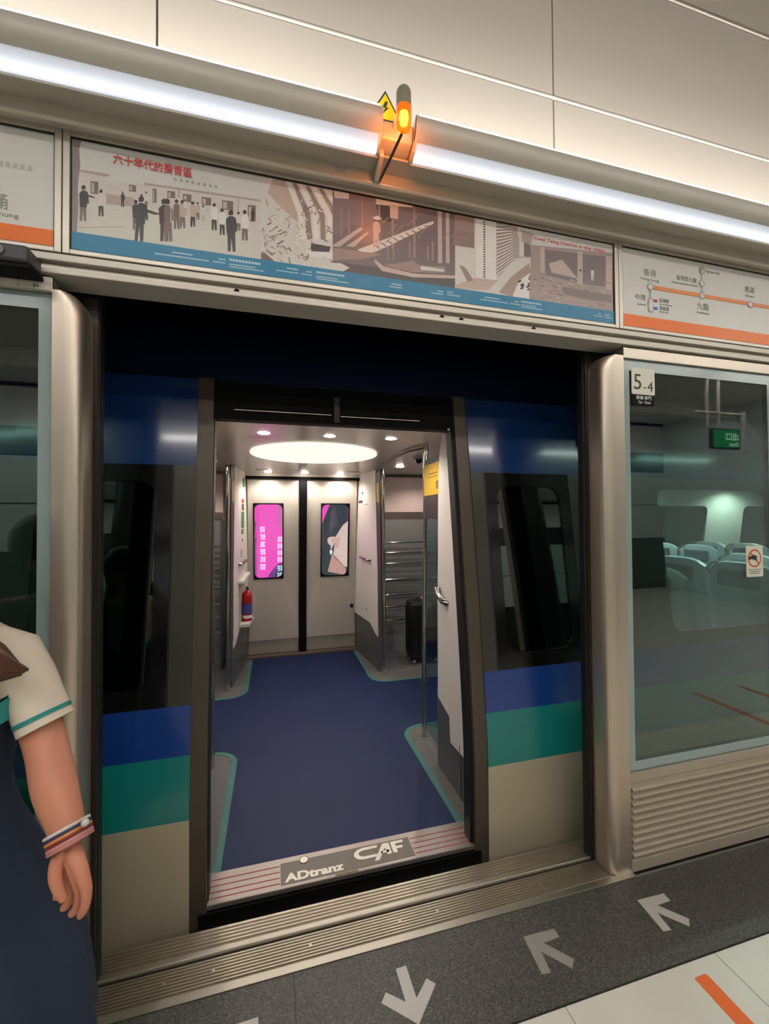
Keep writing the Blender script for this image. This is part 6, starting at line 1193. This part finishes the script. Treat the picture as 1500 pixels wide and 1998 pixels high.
for p, q, z in ((.112, .045, .868), (.118, .075, .82), (.114, .102, .775), (.100, .128, .735), (.080, .155, .700), (.04, .180, .65)):
    rows.append((L(p - .017, q + .006, z - .006), L(p + .017, q, z + .006)))
mb = MB(); n = len(rows)
mb.add([tuple(v) for r_ in rows for v in r_] + [tuple(v + e2 * -.003) for r_ in rows for v in r_],
       [(2 * k, 2 * k + 1, 2 * k + 3, 2 * k + 2) for k in range(n - 1)] + [(2 * n + 2 * k, 2 * n + 2 * k + 2, 2 * n + 2 * k + 3, 2 * n + 2 * k + 1) for k in range(n - 1)])
mb.build('sash', TRIM, dr, smooth=60)
for s in (-1, 1):
    MB().loft([[tuple(L(.088 * s + .042 * math.cos(a) * w_, .05 + .12 * math.sin(a) * w_, z)) for a in [2 * PI * k / 20 for k in range(20)]] for z, w_ in ((0.001, 1.0), (.03, 1.0), (.055, .86), (.075, .55))]).build('shoe', BLACK, per, smooth=50)
# hair: cap on the head and locks over the shoulder
rings = []
for k in range(9):
    a = -0.55 + (PI / 2 + 0.55) * k / 8
    rings.append([tuple(L(-.06 + .094 * math.cos(a) * math.cos(b), -.015 + .104 * math.cos(a) * math.sin(b) - (.018 if math.sin(b) > 0 else 0), 1.425 + .105 * math.sin(a))) for b in [2 * PI * j / 20 for j in range(20)]])
hr = MB().loft(rings).build('hair', HAIR, per, smooth=60)
rh = random.Random(3)
for k in range(9):
    u = k / 8
    j = lambda a: rh.uniform(-a, a)
    MB().tube([L(-.01 + .03 * u, .0 + .05 * u, 1.40 - .03 * u), (-.675 + j(.01), -.33 - .02 * u, 1.315), (-.615, -.362 + j(.01), 1.245 - .03 * u), (-.575, -.372, 1.222 - .055 * u), (-.514 - .03 * abs(u - .45) + j(.006), -.383, 1.192 - .022 * u)],
              [.03, .028, .022, .017, .002], 8).build('lock', HAIR, hr, smooth=60)
for k in range(6):
    u = k / 5
    MB().tube([L(-.11 - .02 * u, .05 * u, 1.42), L(-.10, .05 + .02 * u, 1.30), L(-.11 - .01 * u, .08, 1.20 - .03 * u), L(-.10, .10, 1.10 - .04 * u)], [.03, .026, .02, .003], 8).build('lock', HAIR, hr, smooth=60)
# face
MB().loft([[tuple(L(-.06 + .010 * w_ * math.cos(a), .078 + d + .004 * math.sin(a), z)) for a in [2 * PI * k / 10 for k in range(10)]] for z, w_, d in ((1.425, .4, .0), (1.405, .8, .008), (1.392, 1.2, .014), (1.384, .9, .004))]).build('nose', SKIN, per, smooth=60)
for s in (-1, 1):
    c = L(-.06 + .030 * s, .076, 1.428)
    MB().lathe([(0.0, -.006), (.009, -.003), (.010, 0), (.009, .003), (0, .006)], c.x, c.y, 12, 2, c.z).build('eye', mat('dark_eye', (30, 24, 22), 0.2), per, smooth=60)
    c = L(-.06 + .078 * s, -.005, 1.415)
    MB().lathe([(0.0, -.028), (.010, -.020), (.013, .004), (.011, .022), (0, .028)], c.x, c.y, 10, 2, c.z).build('ear', SKIN, per, smooth=60)
MB().tube([L(-.082, .074, 1.362), L(-.06, .082, 1.364), L(-.038, .074, 1.362)], [.003, .006, .003], 8).build('mouth', mat('lips', (168, 84, 76), 0.4), per, smooth=60)
# bracelets on the near wrist
ax = (Vector((-.417, -.424, .805)) - Vector((-.466, -.374, .908))).normalized()
bu = (Vector((-.379, -.437, .849)) - Vector((-.457, -.411, .807))).normalized(); bu = (bu - ax * bu.dot(ax) * 0.6).normalized(); bv = ax.cross(bu).normalized()
for k, (m_, col) in enumerate((('white_cord', (206, 196, 188)), ('navy_cord', (44, 48, 84)), ('orange_cord', (204, 122, 60)), ('maroon_cord', (110, 34, 34)), ('pink_cord', (196, 128, 124)), ('rose_cord', (176, 116, 112)))):
    c = Vector((-.424, -.415, .835)) + ax * (k * .0062 - .012)
    pts = [c + bu * (.0405 * math.cos(a)) + bv * (0.038 * math.sin(a)) for a in [2 * PI * j / 24 for j in range(25)]]
    MB().tube(pts, .0034, 6, cap=False).build('bracelet', mat(m_, col, 0.6), per, smooth=60)
MB().lathe([(0, -.008), (.006, -.005), (.008, 0), (.006, .005), (0, .008)], -.384, -.440, 12, 2, .868).build('bracelet_bead', mat('pale_bead', (190, 194, 190), 0.4), per, smooth=60)

flush_texts()
